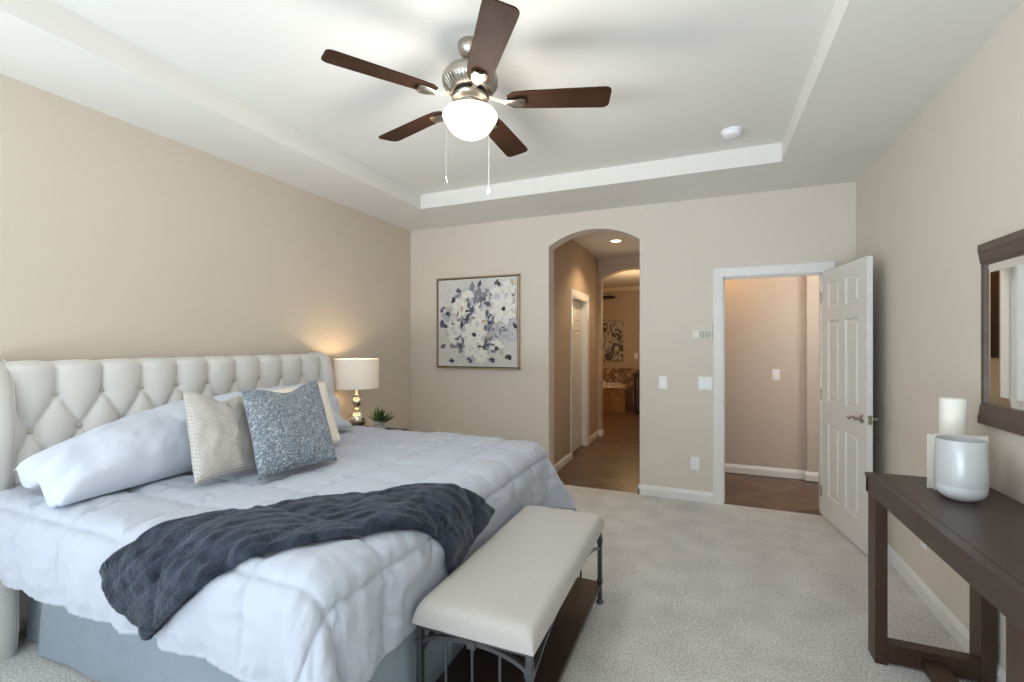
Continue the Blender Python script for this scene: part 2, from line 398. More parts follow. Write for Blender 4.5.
# ceiling with its tray
TX0, TX1, TY0, TY1 = -2.56, 0.512, 0.16, 3.84
cl = MB()
cl.box(XL - .1, TX0, YF - .1, YB + .05, H, 3.02).box(TX1, XR + .1, YF - .1, YB + .05, H, 3.02)
cl.box(TX0, TX1, YF - .1, TY0, H, 3.02).box(TX0, TX1, TY1, YB + .05, H, 3.02).box(TX0, TX1, TY0, TY1, ZT, 3.02)
struct(cl.build('ceiling', M['ceil']))

# hall beyond the arch, bathroom, foyer
HXL, HXR, YA2 = -1.53, -0.50, 7.16
hl = MB(); DHY0, DHY1, DHZ = 5.64, 6.42, 2.03
hl.box(HXL - .12, HXL, YH, DHY0, 0, 2.8).box(HXL - .12, HXL, DHY1, YA2, 0, 2.8).box(HXL - .12, HXL, DHY0, DHY1, DHZ, 2.8)
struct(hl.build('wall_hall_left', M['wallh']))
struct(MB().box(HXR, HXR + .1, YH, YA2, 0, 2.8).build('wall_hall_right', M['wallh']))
struct(MB().box(-3.6, 0.6, YH, 11.2, 2.743, 2.85).build('ceiling_hall', M['ceil']))
poly = [(-3.6, 0), (AX0 - .005, 0)] + arch_pts(AX0 - .005, AX1, 2.417, 2.566) + [(AX1, 0), (0.6, 0), (0.6, 2.745), (-3.6, 2.745)]
struct(MB().prism(poly, 'Y', YA2, YA2 + .15).build('wall_hall_end', M['wallh']))
struct(MB().box(-3.6, 0.6, 11.0, 11.12, 0, 2.745).build('wall_bath_back', M['wallh']))
struct(MB().box(-3.6, -3.48, YA2 + .15, 11.0, 0, 2.745).build('wall_bath_left', M['wallh']))
struct(MB().box(0.48, 0.6, YA2 + .15, 11.0, 0, 2.745).build('wall_bath_right', M['wallh']))
FYW = 5.70
struct(MB().box(-0.37, 0.985, FYW, FYW + .1, 0, 2.8).box(0.985, 3.4, FYW - .035, FYW + .1, 0, 2.8).build('wall_foyer', M['wallf']))
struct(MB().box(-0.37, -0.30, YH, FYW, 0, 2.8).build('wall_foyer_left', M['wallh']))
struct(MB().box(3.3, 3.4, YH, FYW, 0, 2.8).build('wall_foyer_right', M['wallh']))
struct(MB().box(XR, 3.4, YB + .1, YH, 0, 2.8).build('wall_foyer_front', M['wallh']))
struct(MB().box(-0.37, 3.4, YH, FYW + .1, 2.70, 2.85).build('ceiling_foyer', M['ceil']))

# baseboards
BP = [(0, 0), (.014, 0), (.014, .062), (.011, .072), (.007, .082), (.004, .092), (0, .095)]
def base(name, x0, y0, x1, y1, nx, ny):
    d = Vector((x1 - x0, y1 - y0, 0)); vs = []; n = len(BP)
    for (x, y) in ((x0, y0), (x1, y1)):
        for q, z in BP: vs.append((x + nx * q, y + ny * q, z))
    fs = [tuple(reversed(range(n))), tuple(range(n, 2 * n))] + [(i, (i + 1) % n, n + (i + 1) % n, n + i) for i in range(n)]
    return struct(MB().add(vs, fs).build(name, M['trim']))
base('baseboard_left', XL, YF, XL, YB, 1, 0)
base('baseboard_right', XR, YF, XR, YB, -1, 0)
base('baseboard_back_left', XL, YB, AX0 - .0, YB, 0, -1)
base('baseboard_back_middle', AX1 - .012, YB, DX0 - .085, YB, 0, -1)
base('baseboard_arch_right', AX1, YB - .014, AX1, YH, -1, 0)
base('baseboard_back_right', DX1 + .085, YB, XR, YB, 0, -1)
base('baseboard_front', XL, YF, XR, YF, 0, 1)
base('baseboard_hall_left', HXL, YH, HXL, DHY0 - .07, 1, 0)
base('baseboard_hall_far', HXL, DHY1 + .07, HXL, YA2, 1, 0)
base('baseboard_hall_end', HXL, YA2, AX0 + .008, YA2, 0, -1)
base('baseboard_hall_jamb', AX0 - .005, YA2 - .012, AX0 - .005, YA2 + .15, 1, 0)
base('baseboard_foyer', -0.30, FYW, 0.985, FYW, 0, -1)
base('baseboard_foyer_step', 0.971, FYW - .035, 3.3, FYW - .035, 0, -1)

# door trim: casing round the foyer opening, jamb lining
cw = .082
CP = [(0, 0), (cw, 0), (cw, .012), (cw - .012, .018), (.03, .014), (.012, .012), (0, .008)]   # across the width, depth
def casing(name, x0, x1, z1, y, sgn, plane='Y', c=None):
    mb = MB()
    n = len(CP)
    def ring(kind):
        out = []
        for q, dp in CP:
            if kind == 0: p = (x0 - q, 0.0)
            elif kind == 1: p = (x0 - q, z1 + q)
            elif kind == 2: p = (x1 + q, z1 + q)
            else: p = (x1 + q, 0.0)
            out.append((p[0], y + sgn * dp, p[1]) if plane == 'Y' else (y + sgn * dp, p[0], p[1]))
        return out
    vs = sum([ring(k) for k in range(4)], []); fs = []
    for r in range(3):
        for i in range(n):
            j = (i + 1) % n; fs.append((r * n + i, r * n + j, (r + 1) * n + j, (r + 1) * n + i))
    fs += [tuple(range(n)), tuple(reversed(range(3 * n, 4 * n)))]
    return struct(mb.add(vs, fs).build(name, M['trim']))
casing('trim_1', DX0 - .004, DX1 + .004, DZ + .004, YB, -1)
casing('trim_2', DX0 - .004, DX1 + .004, DZ + .004, YH, 1)
jm = MB()
jm.box(DX0 - .018, DX0, YB - .002, YH + .002, 0, DZ).box(DX1, DX1 + .018, YB - .002, YH + .002, 0, DZ).box(DX0 - .018, DX1 + .018, YB - .002, YH + .002, DZ, DZ + .018)
jm.box(DX0, DX0 + .012, YB + .045, YB + .08, 0, DZ).box(DX1 - .012, DX1, YB + .045, YB + .08, 0, DZ).box(DX0, DX1, YB + .045, YB + .08, DZ - .012, DZ)
o = struct(jm.build('trim_3', M['trim']))
MB().box(DX0 - .001, DX0 + .002, YB + .008, YB + .036, .87, .94).build('strike_plate', M['nickel'], o)
casing('trim_4', DHY0, DHY1, DHZ, HXL, 1, 'X')
dj = MB(); dj.box(HXL - .12, HXL + .002, DHY0 - .001, DHY0 + .018, 0, DHZ).box(HXL - .12, HXL + .002, DHY1 - .018, DHY1 + .001, 0, DHZ).box(HXL - .12, HXL + .002, DHY0, DHY1, DHZ - .018, DHZ)
struct(dj.build('trim_5', M['trim']))
struct(MB().box(-3.48, .48, 10.93, 11.0, 2.66, 2.745).box(-3.48, .48, 10.9, 11.0, 2.70, 2.745).build('trim_6', mat('crown_paint', (226, 208, 176), .5)))

# ------------------------------------------------------------------ six-panel doors
def panel_door(name, w, h, t):
    """leaf in local X (0..w from the hinge), local Y thickness centred, raised panels on both sides"""
    xs = [0, .115, w / 2 - .05, w / 2 + .05, w - .115, w]
    zs = [0, .19, .78, .95, 1.60, 1.70, 1.91, h]
    mb = MB(); dep = [(0, 0), (.012, -.009), (.03, -.009), (.042, -.002)]
    for sy in (1, -1):
        y0 = sy * t / 2
        for i in range(5):
            for j in range(7):
                xa, xb, za, zb = xs[i], xs[i + 1], zs[j], zs[j + 1]
                if i in (1, 3) and j in (1, 3, 5):
                    rings = []
                    for ins, d in dep:
                        rings.append([(xa + ins, y0 + sy * d, za + ins), (xb - ins, y0 + sy * d, za + ins), (xb - ins, y0 + sy * d, zb - ins), (xa + ins, y0 + sy * d, zb - ins)])
                    vs = sum(rings, []); fs = []
                    for r in range(3):
                        for k in range(4):
                            k2 = (k + 1) % 4; fs.append((r * 4 + k, r * 4 + k2, r * 4 + 4 + k2, r * 4 + 4 + k))
                    fs.append((12, 13, 14, 15)); mb.add(vs, fs)
                else:
                    mb.add([(xa, y0, za), (xb, y0, za), (xb, y0, zb), (xa, y0, zb)], [(0, 1, 2, 3)])
    for i in range(5):
        for z in (0, h): mb.add([(xs[i], -t / 2, z), (xs[i + 1], -t / 2, z), (xs[i + 1], t / 2, z), (xs[i], t / 2, z)], [(0, 1, 2, 3)])
    for j in range(7):
        for x in (0, w): mb.add([(x, -t / 2, zs[j]), (x, t / 2, zs[j]), (x, t / 2, zs[j + 1]), (x, -t / 2, zs[j + 1])], [(0, 1, 2, 3)])
    return mb.build(name, M['door'], weld=True)
ang = math.atan2(-0.744, 0.106)
dr = struct(panel_door('door_1', 0.755, 2.005, .035)); dr.location = (0.913, 4.535, .012); dr.rotation_euler = (0, 0, ang)
# hardware of the door (local: +x away from the hinge; the room side we see is local -y)
hz = 0.905
for sy in (-1, 1):
    hb = MB(); yy = sy * .0175
    hb.lathe([(.0, 0), (.031, 0), (.031, sy * .004), (.024, sy * .010), (.012, sy * .013), (.011, sy * .045), (.013, sy * .05), (0, sy * .052)], 24, (0.695, yy, hz), 'Y', cap=False)
    pts = []; rs = []
    for k in range(13):
        u = k / 12
        pts.append((0.695 - .115 * u, yy + sy * (.045 + .006 * math.sin(u * PI)), hz + .010 * math.sin(u * 2 * PI) - .004 * u)); rs.append(.0095 - .004 * u)
    hb.tube(pts, rs, 10)
    hb.build('door_handle', M['nickel'], dr, smooth=50)
lp = MB().box(.754, .758, -.0125, .0125, hz - .03, hz + .03).box(.757, .768, -.007, .007, hz - .009, hz + .009)
lp.build('latch_plate', M['nickel'], dr, bevel=.001)
for z in (.2, 1.0, 1.8):
    MB().lathe([(.007, -.045), (.007, .045)], 12, (-.006, -.0215, z)).build('hinge', M['nickel'], dr, smooth=40)
d2 = struct(panel_door('door_2', DHY1 - DHY0 - .04, 2.0, .035)); d2.location = (HXL - .085, DHY0 + .02, .008); d2.rotation_euler = (0, 0, PI / 2)
MB().lathe([(0, 0), (.028, 0), (.028, -.005), (.012, -.012), (.012, -.035), (.026, -.05), (.022, -.064), (0, -.068)], 20, (.06, -.0175, .95), 'Y', cap=False).build('door_knob', M['nickel'], d2, smooth=50)

# ------------------------------------------------------------------ bed
YC = 2.045
bed = thing('bed', 'king bed with a cream linen wingback headboard tufted with diamond buttons', 'bed', (-2.0, YC, 0))
def bl(mb): return mb.xf(Matrix.Translation((2.0, -YC, 0)))
SY, SZ, BY0, BZ0 = .1914, .173, 1.272, 1.178       # button grid of the tufting
def tuft(y, z):
    q = (y - BY0) / SY
    if z >= BZ0:
        v = abs(math.sin(PI * q)) ** .42
        k = (z - BZ0) / .15
        diag = 1.0
        d = math.hypot((q - round(q)) * SY, z - BZ0)
    else:
        r = (BZ0 - z) / SZ
        a, b = q + r / 2, q - r / 2
        v = (abs(math.sin(PI * a)) * abs(math.sin(PI * b))) ** .34
        i = round(a); j = round(b); yy = BY0 + SY * (i + j) / 2; zz = BZ0 - SZ * (i - j)
        d = math.hypot(y - yy, z - zz)
    h = .040 * v
    return h - .012 * math.exp(-(d / .022) ** 2)
HY0, HY1, HZ0, HZ1 = 1.06, 3.03, .34, 1.345
def hb_front(u, v):
    y = HY0 + (HY1 - HY0) * u; z = HZ0 + (HZ1 - HZ0) * v
    h = tuft(y, z)
    top = max(0, (z - (HZ1 - .05)) / .05)
    x = -3.008 + h * (1 - .75 * top ** 3) - .035 * top ** 3
    q = (y - BY0) / SY
    zz = z + (0 if z < HZ1 - .08 else (-.010 + .012 * abs(math.sin(PI * q)) ** .6) * ((z - HZ1 + .08) / .08))
    return (x, y, zz)
hb = MB(); hb.grid(hb_front, 200, 100, flip=True)
hb.box(-3.135, -3.035, HY0, HY1, .1, HZ1 - .012)
hb.grid(lambda u, v: (-3.135 + v * (hb_front(u, 1)[0] + 3.135), hb_front(u, 1)[1], hb_front(u, 1)[2] - .004 * (1 - v)), 200, 4)
ho = bl(hb).build('headboard', M['linen'], bed, smooth=80, fixn=False)
for r in range(4):
    for k in range(-1, 11):
        y = BY0 + SY * (k + (.5 if r % 2 else 0)); z = BZ0 - SZ * r
        if not (HY0 + .02 < y < HY1 - .02) or z < .7: continue
        x = -3.008 + tuft(y, z) + .012
        b_ = MB().lathe([(.0, .012), (.007, .010), (.0125, .005), (.0125, -.006)], 14, (x, y, z), 'X', cap=False)
        bl(b_).build('button', M['button'], ho, smooth=60)
WP = [(-3.045, 1.354), (-3.005, 1.342), (-2.972, 1.305), (-2.948, 1.25), (-2.932, 1.18), (-2.922, 1.10), (-2.921, 1.02), (-2.928, .94), (-2.941, .86), (-2.953, .78), (-2.957, .70), (-2.948, .60), (-2.932, .50), (-2.914, .40), (-2.902, .30), (-2.898, .2), (-2.900, .12), (-2.908, .05), (-2.918, .0)]
for y0, y1 in ((.992, 1.102), (2.988, 3.098)):
    ins = [(0, .014), (.012, .0), (.5, -.006), (.988, 0), (1, .014)]
    mb = MB(); rows = []
    for fy, dx in ((0, .022), (.12, .006), (.3, 0), (.5, -.003), (.7, 0), (.88, .006), (1, .022)):
        row = []
        for x, z in WP: row.append((x - dx, y0 + (y1 - y0) * fy, z - (dx * .7 if z > 1.2 else 0)))
        rows.append(row)
    n = len(WP)
    for i in range(len(rows) - 1):
        for j in range(n - 1): mb.add([rows[i][j], rows[i][j + 1], rows[i + 1][j + 1], rows[i + 1][j]], [(0, 1, 2, 3)])
    for row, rev in ((rows[0], 0), (rows[-1], 1)):
        for j in range(n - 1):
            mb.add([row[j], (-3.14, row[j][1], row[j][2]), (-3.14, row[j + 1][1], row[j + 1][2]), row[j + 1]], [(0, 1, 2, 3)])
    for i in range(len(rows) - 1):
        for j in (0, n - 1):
            mb.add([rows[i][j], rows[i + 1][j], (-3.14, rows[i + 1][j][1], rows[i + 1][j][2]), (-3.14, rows[i][j][1], rows[i][j][2])], [(0, 1, 2, 3)])
    for i in range(len(rows) - 1):
        mb.add([(-3.14, rows[i][0][1], 1.34), (-3.14, rows[i + 1][0][1], 1.34), (-3.14, rows[i + 1][0][1], 0), (-3.14, rows[i][0][1], 0)], [(0, 1, 2, 3)])
    wg = bl(mb).build('headboard_wing', M['linen'], bed, smooth=60, weld=True)
    yi = y1 if y0 < 2 else y0
    pp = MB().tube([(x - .024, yi + (.001 if y0 < 2 else -.001), z) for x, z in WP], .004, 8)
    bl(pp).build('piping', M['linen'], wg, smooth=60)
# frame, box spring, mattress
fr = MB().box(-3.04, -1.12, 1.20, 2.88, .16, .22)
bl(fr).build('bed_frame', M['black'], bed)
for x in (-2.86, -1.25):
    for y in (1.25, 2.83):
        bl(MB().lathe([(.022, 0), (.028, .01), (.02, .03), (.02, .17)], 16, (x, y, 0))).build('leg', M['black'], bed, smooth=50)
bl(MB().box(-3.03, -1.10, 1.19, 2.90, .22, .45)).build('box_spring', M['white'], bed, bevel=.03, segs=3)
bl(MB().box(-3.0, -1.10, 1.12, 2.96, .45, .70)).build('mattress', M['white'], bed, bevel=.06, segs=4)

# bed skirt: three hanging panels split at the corners
def skirt_panel(p0, p1, nx, ny, ph, z0=.012, z1=.44):
    d = Vector((p1[0] - p0[0], p1[1] - p0[1])); L = d.length
    def fn(off):
        def f(u, v):
            z = z0 + (z1 - z0) * v
            w = (.010 * math.sin(u * L * 7 + ph) + .006 * math.sin(u * L * 17 + ph * 2) + .012 * math.exp(-((u * L) % .62) * 30)) * (1 - v * .8) + .012 * (1 - v) + off
            return (p0[0] + d.x * u + nx * w, p0[1] + d.y * u + ny * w, z)
        return f
    m = MB(); n = max(20, int(L * 60))
    m.grid(fn(0), n, 12).grid(fn(-.004), n, 12)
    f0, f1 = fn(0), fn(-.004)
    for v in (0, 1): m.grid(lambda u, w: f0(u, v) if w < .5 else f1(u, v), n, 1)
    return m
sk = thing('bed_skirt', 'pale blue grey bed skirt hanging below the white comforter', 'bed skirt', (-2, YC, 0))
for (a, b, nx, ny, ph) in (((-2.80, 1.155), (-1.03, 1.13), 0, -1, .4), ((-3.0, 1.19), (-2.79, 1.175), 0, -1, 2.0), ((-1.03, 1.14), (-1.03, 2.95), 1, 0, 1.1), ((-2.95, 2.96), (-1.03, 2.96), 0, 1, 2.2)):
    bl(skirt_panel(a, b, nx, ny, ph)).build('skirt_panel', M['skirt'], sk, smooth=70)

# draped cover: cloth coordinates (a along X, b along Y) -> position on the bed
CZ, RB, A1, B0, B1 = 0.755, 0.11, -1.11, 1.09, 2.99
def comf(a, b):
    da = max(0.0, a - A1)
    if b < B0: db = B0 - b; sb = -1
    elif b > B1: db = b - B1; sb = 1
    else: db = 0.0; sb = 1
    d = math.hypot(da, db)
    if d < 1e-9: return Vector((a, b, CZ)), Vector((0, 0, 1))
    ux, uy = da / d, sb * db / d
    q = RB * PI / 2; cor = abs(2 * ux * uy)
    if d < q:
        o = RB * math.sin(d / RB); dr_ = RB * (1 - math.cos(d / RB)); n = Vector((ux * math.sin(d / RB), uy * math.sin(d / RB), math.cos(d / RB)))
    else:
        e = d - q; fl = 0.03 + (0.22 if sb < 0 else 0.42) * cor
        o = RB + fl * e; dr_ = RB + e * math.sqrt(1 - fl * fl); n = Vector((ux, uy, fl)).normalized()
    x = min(a, A1) + ux * o; y = (b if db == 0 else (B0 if sb < 0 else B1)) + uy * o
    return Vector((x, y, CZ - dr_)), n
SA, SB_, A0S, B0S = .335, .29, -.95, 1.0          # quilting squares
def seamd(t, s0, s): q = (t - s0) / s; return abs(q - round(q)) * s
def puff(a, b):
    da, db = seamd(a, A0S, SA), seamd(b, B0S, SB_)
    h = .019 * (1 - math.exp(-da / .030)) * (1 - math.exp(-db / .030)) - .004 - .005 * (math.exp(-(da / .006) ** 2) + math.exp(-(db / .006) ** 2))
    k = min(da, db)
    w = math.exp(-k / .075)
    pk = .0042 * w * math.sin((a if db < da else b) * 74 + 4 * fbm(a, b, 4, 3)) * min(1, k / .012)
    return h + pk
def hang(a, b):
    return max(0, a - A1, B0 - b, b - B1)
CA0, CA1, CB0, CB1 = -2.99, -.655, .70, 3.41
def comf_pt(a, b, off=0.0):
    p, n = comf(a, b)
    hm = min(1, .15 + max(0, min(b - CB0, CB1 - b, CA1 - a)) / .07)     # quilting flattens out towards the hem
    h = puff(a, b) * hm
    wr = .009 * fbm(a, b, 0, 2.1) + .005 * fbm(a + 7, b, 3, 7) + .0028 * abs(fbm(a, b, 9, 15))
    e = hang(a, b); fold = 0
    if e > .08:
        g = min(1, (e - .08) / .3)
        along = a if (B0 - b > a - A1 or b - B1 > a - A1) else b
        fold = g * (.012 * math.sin(along * 23 + 2.2 * fbm(along, 0, 0, 2)) + .010 * fbm(along, e * .4, 5, 9) + .006 * abs(fbm(along, e * .25, 8, 26)))
        da, db = max(0, a - A1), max(0, B0 - b, b - B1)
        if da > .03 and db > .03:
            th = math.atan2(db, da); fold += g * .035 * math.cos(4 * (th - PI / 4)) * min(1, min(da, db) / .15)
    p = p + n * (h + wr + fold + off)
    if a > A1:                      # the bench seat presses the foot drape back
        k = min(1, max(0, (p.y - 1.33) / .08)) * min(1, max(0, (2.66 - p.y) / .10)) * min(1, max(0, (.60 - p.z) / .09))
        lim = -1.005 + off * .5
        if k > 0 and p.x > lim: p.x += (lim - p.x) * k * k * (3 - 2 * k)
    return p
def trimA(b):     # the head end: full width only where it stays clear of the wings
    return CA0
def cmap(u, v):
    b = CB0 + (CB1 - CB0) * v
    a0 = -2.985
    e = max(0, B0 - .03 - b, b - B1 - .03)
    if e > 0: a0 = -2.985 + .085 * min(1, e / .05)
    hemw = .012 * math.sin(b * 9)
    a = a0 + (CA1 + hemw + .05 * v * v - a0) * u
    bb = b + .010 * math.sin(a * 11) * (1 if v in (0, 1) else 0)
    return a, b
cm = MB()
cm.grid(lambda u, v: comf_pt(*cmap(u, v)), 300, 340)
nb = 301 * 341
cm.grid(lambda u, v: comf_pt(*cmap(u, v), off=-.020), 300, 340, flip=True)
def rim(pts):
    for i in range(len(pts) - 1):
        (u0, v0), (u1, v1) = pts[i], pts[i + 1]
        k = lambda u, v: round(u * 300) * 341 + round(v * 340)
        cm.f.append([k(u0, v0), k(u1, v1), k(u1, v1) + nb, k(u0, v0) + nb]); cm.m.append(0)
rim([(i / 300, 0) for i in range(301)]); rim([(1, j / 340) for j in range(341)]); rim([(1 - i / 300, 1) for i in range(301)]); rim([(0, 1 - j / 340) for j in range(341)])
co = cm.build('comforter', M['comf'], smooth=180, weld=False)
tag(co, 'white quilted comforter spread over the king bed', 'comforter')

# plush throw
UP = [(-1.97, .90), (-1.86, .98), (-1.75, 1.07), (-1.62, 1.25), (-1.44, 1.48), (-1.26, 1.69), (-1.09, 1.83), (-.98, 1.97), (-.90, 2.09)]
LO = [(-1.69, .715), (-1.63, .77), (-1.53, .86), (-1.42, .95), (-1.31, 1.03), (-1.20, 1.12), (-1.13, 1.22), (-1.05, 1.37), (-1.00, 1.50), (-.93, 1.60), (-.74, 1.70)]
def resample(pl, n):
    P_ = [Vector((p[0], p[1])) for p in pl]; L_ = [0]
    for i in range(len(P_) - 1): L_.append(L_[-1] + (P_[i + 1] - P_[i]).length)
    out = []
    for k in range(n + 1):
        t = L_[-1] * k / n; i = 0
        while i < len(P_) - 2 and L_[i + 1] < t: i += 1
        f = (t - L_[i]) / max(1e-9, L_[i + 1] - L_[i]); out.append(P_[i].lerp(P_[i + 1], min(1, f)))
    for _ in range(3 * n // 40):
        out = [out[0]] + [(out[i - 1] + out[i] * 2 + out[i + 1]) / 4 for i in range(1, n)] + [out[-1]]
    return out
NU, NV = 170, 64
tcache = {}
RU, RL = resample(UP, NU), resample(LO, NU)
def throw_pt(i, j, bottom):
    u, v = i / NU, j / NV
    q = RU[i].lerp(RL[i], v)
    # rounded ends
    if u < .05: q = q + (RU[6].lerp(RL[6], v) - RU[0].lerp(RL[0], v)).normalized() * .02 * abs(2 * v - 1) ** 3
    if (i, j) not in tcache:
        acc = Vector((0, 0, 0)); nn_ = Vector((0, 0, 0))
        for da_ in (-.05, 0, .05):
            for db_ in (-.05, 0, .05):
                acc += comf_pt(q.x + da_, q.y + db_); nn_ += comf(q.x + da_, q.y + db_)[1]
        c0 = comf_pt(q.x, q.y); n0 = nn_.normalized(); m_ = acc / 9
        tcache[i, j] = (c0 + n0 * max(0.0, (m_ - c0).dot(n0)) * .8, n0)      # bridges the quilting grooves
    p, n = tcache[i, j]
    w = 6.5 * v + .7 * fbm(u * 1.6, v, 1, 1.2) + .8 * math.sin(u * 4)
    f = abs(math.sin(PI * w)) ** .7
    edge = min(1, min(v, 1 - v) / .05, min(u, 1 - u) / .012)
    edge = math.sqrt(max(0, 1 - (1 - edge) ** 2))
    h = .014 + (.024 + .0055 * f * (.4 + .6 * abs(fbm(u * 2, v * 3, 7, 2)) * 2) + .004 * fbm(q.x, q.y, 2, 9)) * edge
    if bottom: h = .014
    return p + n * h
tm = MB()
vi = {}
for s_ in (0, 1):
    for i in range(NU + 1):
        for j in range(NV + 1): vi[s_, i, j] = len(tm.v); tm.v.append(tuple(throw_pt(i, j, s_)))
def tf(*q): tm.f.append(list(q)); tm.m.append(0)
for i in range(NU):
    for j in range(NV):
        tf(vi[0, i, j], vi[0, i + 1, j], vi[0, i + 1, j + 1], vi[0, i, j + 1]); tf(vi[1, i, j + 1], vi[1, i + 1, j + 1], vi[1, i + 1, j], vi[1, i, j])
    for j in (0, NV): tf(vi[0, i, j], vi[0, i + 1, j], vi[1, i + 1, j], vi[1, i, j])
for j in range(NV):
    for i in (0, NU): tf(vi[0, i, j], vi[0, i, j + 1], vi[1, i, j + 1], vi[1, i, j])
to = tm.build('throw_blanket', M['fur'], smooth=180)
tag(to, 'slate grey plush throw draped diagonally across the foot of the bed', 'throw blanket')

# ------------------------------------------------------------------ pillows
def pillow(name, m, bl_, br_, tl_, tr_, thick, label, cat, group=None, ear=.35, n=44, seed=0, wr=.012, pinch=.06, sag=0.0, power=.42):
    """surface through four corner points, bulging to both sides; edges pulled in between the corners"""
    A, B, D, E_ = map(Vector, (bl_, br_, tl_, tr_))
    ctr = (A + B + D + E_) / 4
    nn = ((B - A) + (E_ - D)).cross((D - A) + (E_ - B)).normalized()
    mb = MB()
    def fn(sg):
        def f(u, v):
            uu, vv = 2 * u - 1, 2 * v - 1
            # pull the edges in between the corners
            pu = 1 - pinch * (1 - vv * vv) ; pv = 1 - pinch * (1 - uu * uu)
            a = (uu * pu + 1) / 2; b = (vv * pv + 1) / 2
            b -= sag * max(0, vv) * math.exp(-(uu / .45) ** 2)
            p = A.lerp(B, a).lerp(D.lerp(E_, a), b)
            k = max(0, (1 - uu ** 2) * (1 - vv ** 2)) ** power
            edge = min(1, 4 * min(1 - abs(uu), 1 - abs(vv)))
            w = wr * (fbm(u + seed, v, sg, 2.5) + .5 * fbm(u + seed, v + 4, sg, 6)) * edge
            rad = wr * .6 * math.sin(math.atan2(uu, vv) * 9 + seed) * max(abs(uu), abs(vv)) ** 3 * edge
            return p + nn * sg * (thick / 2 * k + w + rad)
        return f
    mb.grid(fn(1), n, n).grid(fn(-1), n, n, flip=True)
    mb.v = [tuple(Vector(v) - ctr) for v in mb.v]
    o = mb.build(name, m, smooth=180, weld=True); o.location = ctr
    tag(o, label, cat, group)
    return o, nn
# far sleeping pillow and ivory / white ones behind the cushions
def bed_pillow(A, B, D, E_, label, thick, seed, open_end):
    """pillow in its case: body plus loose open hem of the case at one end"""
    A, B, D, E_ = map(Vector, (A, B, D, E_)); ctr = (A + B + D + E_) / 4
    nn = ((B - A) + (E_ - D)).cross((D - A) + (E_ - B)).normalized()
    root = thing('pillow', label, 'pillow', tuple(ctr), 0, 'white bed pillows against the headboard')
    mb = MB(); n1, n2 = 64, 48
    def f(sg):
        def g(u, v):
            uu, vv = 2 * u - 1, 2 * v - 1
            e = -uu if open_end < 0 else uu
            pv = 1 - .05 * (1 - uu * uu)
            b = (vv * pv + 1) / 2
            p = A.lerp(B, u).lerp(D.lerp(E_, u), b)
            lenk = max(0, 1 - abs(uu) ** 3.0)
            if e > .62:                       # loose hem stays open
                lenk = max(lenk, .10 * max(0, 1 - (e - .62) / .38))
            k = lenk ** .5 * max(0, 1 - vv * vv) ** .5
            same = 1 if e > .8 else sg; w = sg * same * (.012 * fbm(u * 2 + seed, v, same, 2.2) + .008 * fbm(u * 2 + seed, v + 3, same, 5))
            if e > .3: w += sg * (e - .3) * .050 * math.sin(vv * 6 + 2 * e)      # both layers of the hem wave together
            edge = min(1, 5 * (1 - abs(vv)))
            return p + nn * sg * (thick / 2 * k * (1.15 if sg > 0 else .32) + w * edge)
        return g
    mb.grid(f(1), n1, n2).grid(f(-1), n1, n2, flip=True)
    mb.v = [tuple(Vector(v) - ctr) for v in mb.v]
    mb.build('pillowcase', M['white'], root, smooth=180, weld=True)
    return root
bed_pillow((-2.36, 1.01, .782), (-2.42, 1.88, .782), (-2.80, 1.04, .87), (-2.87, 1.90, 1.07), 'plump white pillow left of the knit cushion, loose case hem at its end', .33, 1.3, -1)
bed_pillow((-2.46, 1.98, .80), (-2.46, 2.78, .80), (-2.84, 1.96, 1.10), (-2.90, 2.86, 1.11), 'white pillow mostly hidden behind the ivory and blue cushions', .20, 4.1, 1)
pillow('pillow', M['ivory'], (-2.19, 1.80, .80), (-2.15, 2.33, .80), (-2.50, 2.03, 1.14), (-2.52, 2.57, 1.16), .11, 'ivory pillow standing behind the blue patterned cushion', 'pillow', seed=5)
pillow('cushion', M['knit'], (-2.10, 1.37, .795), (-2.09, 1.67, .795), (-2.40, 1.505, 1.19), (-2.40, 1.86, 1.14), .15, 'cream knitted cushion leaning beside the blue one', 'cushion', seed=2, sag=.10)
pillow('cushion', M['damask'], (-1.92, 1.545, .79), (-1.86, 1.985, .79), (-2.22, 1.68, 1.185), (-2.24, 2.215, 1.205), .16, 'slate blue patterned cushion leaning in front of the pillows', 'cushion', seed=8, sag=.10)

# ------------------------------------------------------------------ nightstand, lamp, plant
ns = thing('nightstand', 'dark wooden nightstand in the corner beyond the bed', 'nightstand', (-2.86, 3.44, 0))
MB().box(-.285, .275, -.235, .245, .585, .621).build('top', M['nightwood'], ns, bevel=.004)
MB().box(-.275, .25, -.22, .22, .09, .58).build('body', M['nightwood'], ns, bevel=.003)
for z0, z1 in ((.35, .56), (.12, .33)):
    d_ = MB().box(.25, .268, -.205, .205, z0, z1).build('drawer', M['nightwood'], ns, bevel=.004)
    MB().lathe([(.006, 0), (.006, .012), (.014, .02), (.012, .028), (0, .03)], 16, (.268, 0, (z0 + z1) / 2), 'X', cap=False).build('knob', M['nickel'], d_, smooth=50)
for x in (-.25, .22):
    for y in (-.2, .2): MB().prism([(x - .02, y - .02), (x + .02, y - .02), (x + .02, y + .02), (x - .02, y + .02)], 'Z', 0, .09).build('leg', M['nightwood'], ns, bevel=.003)

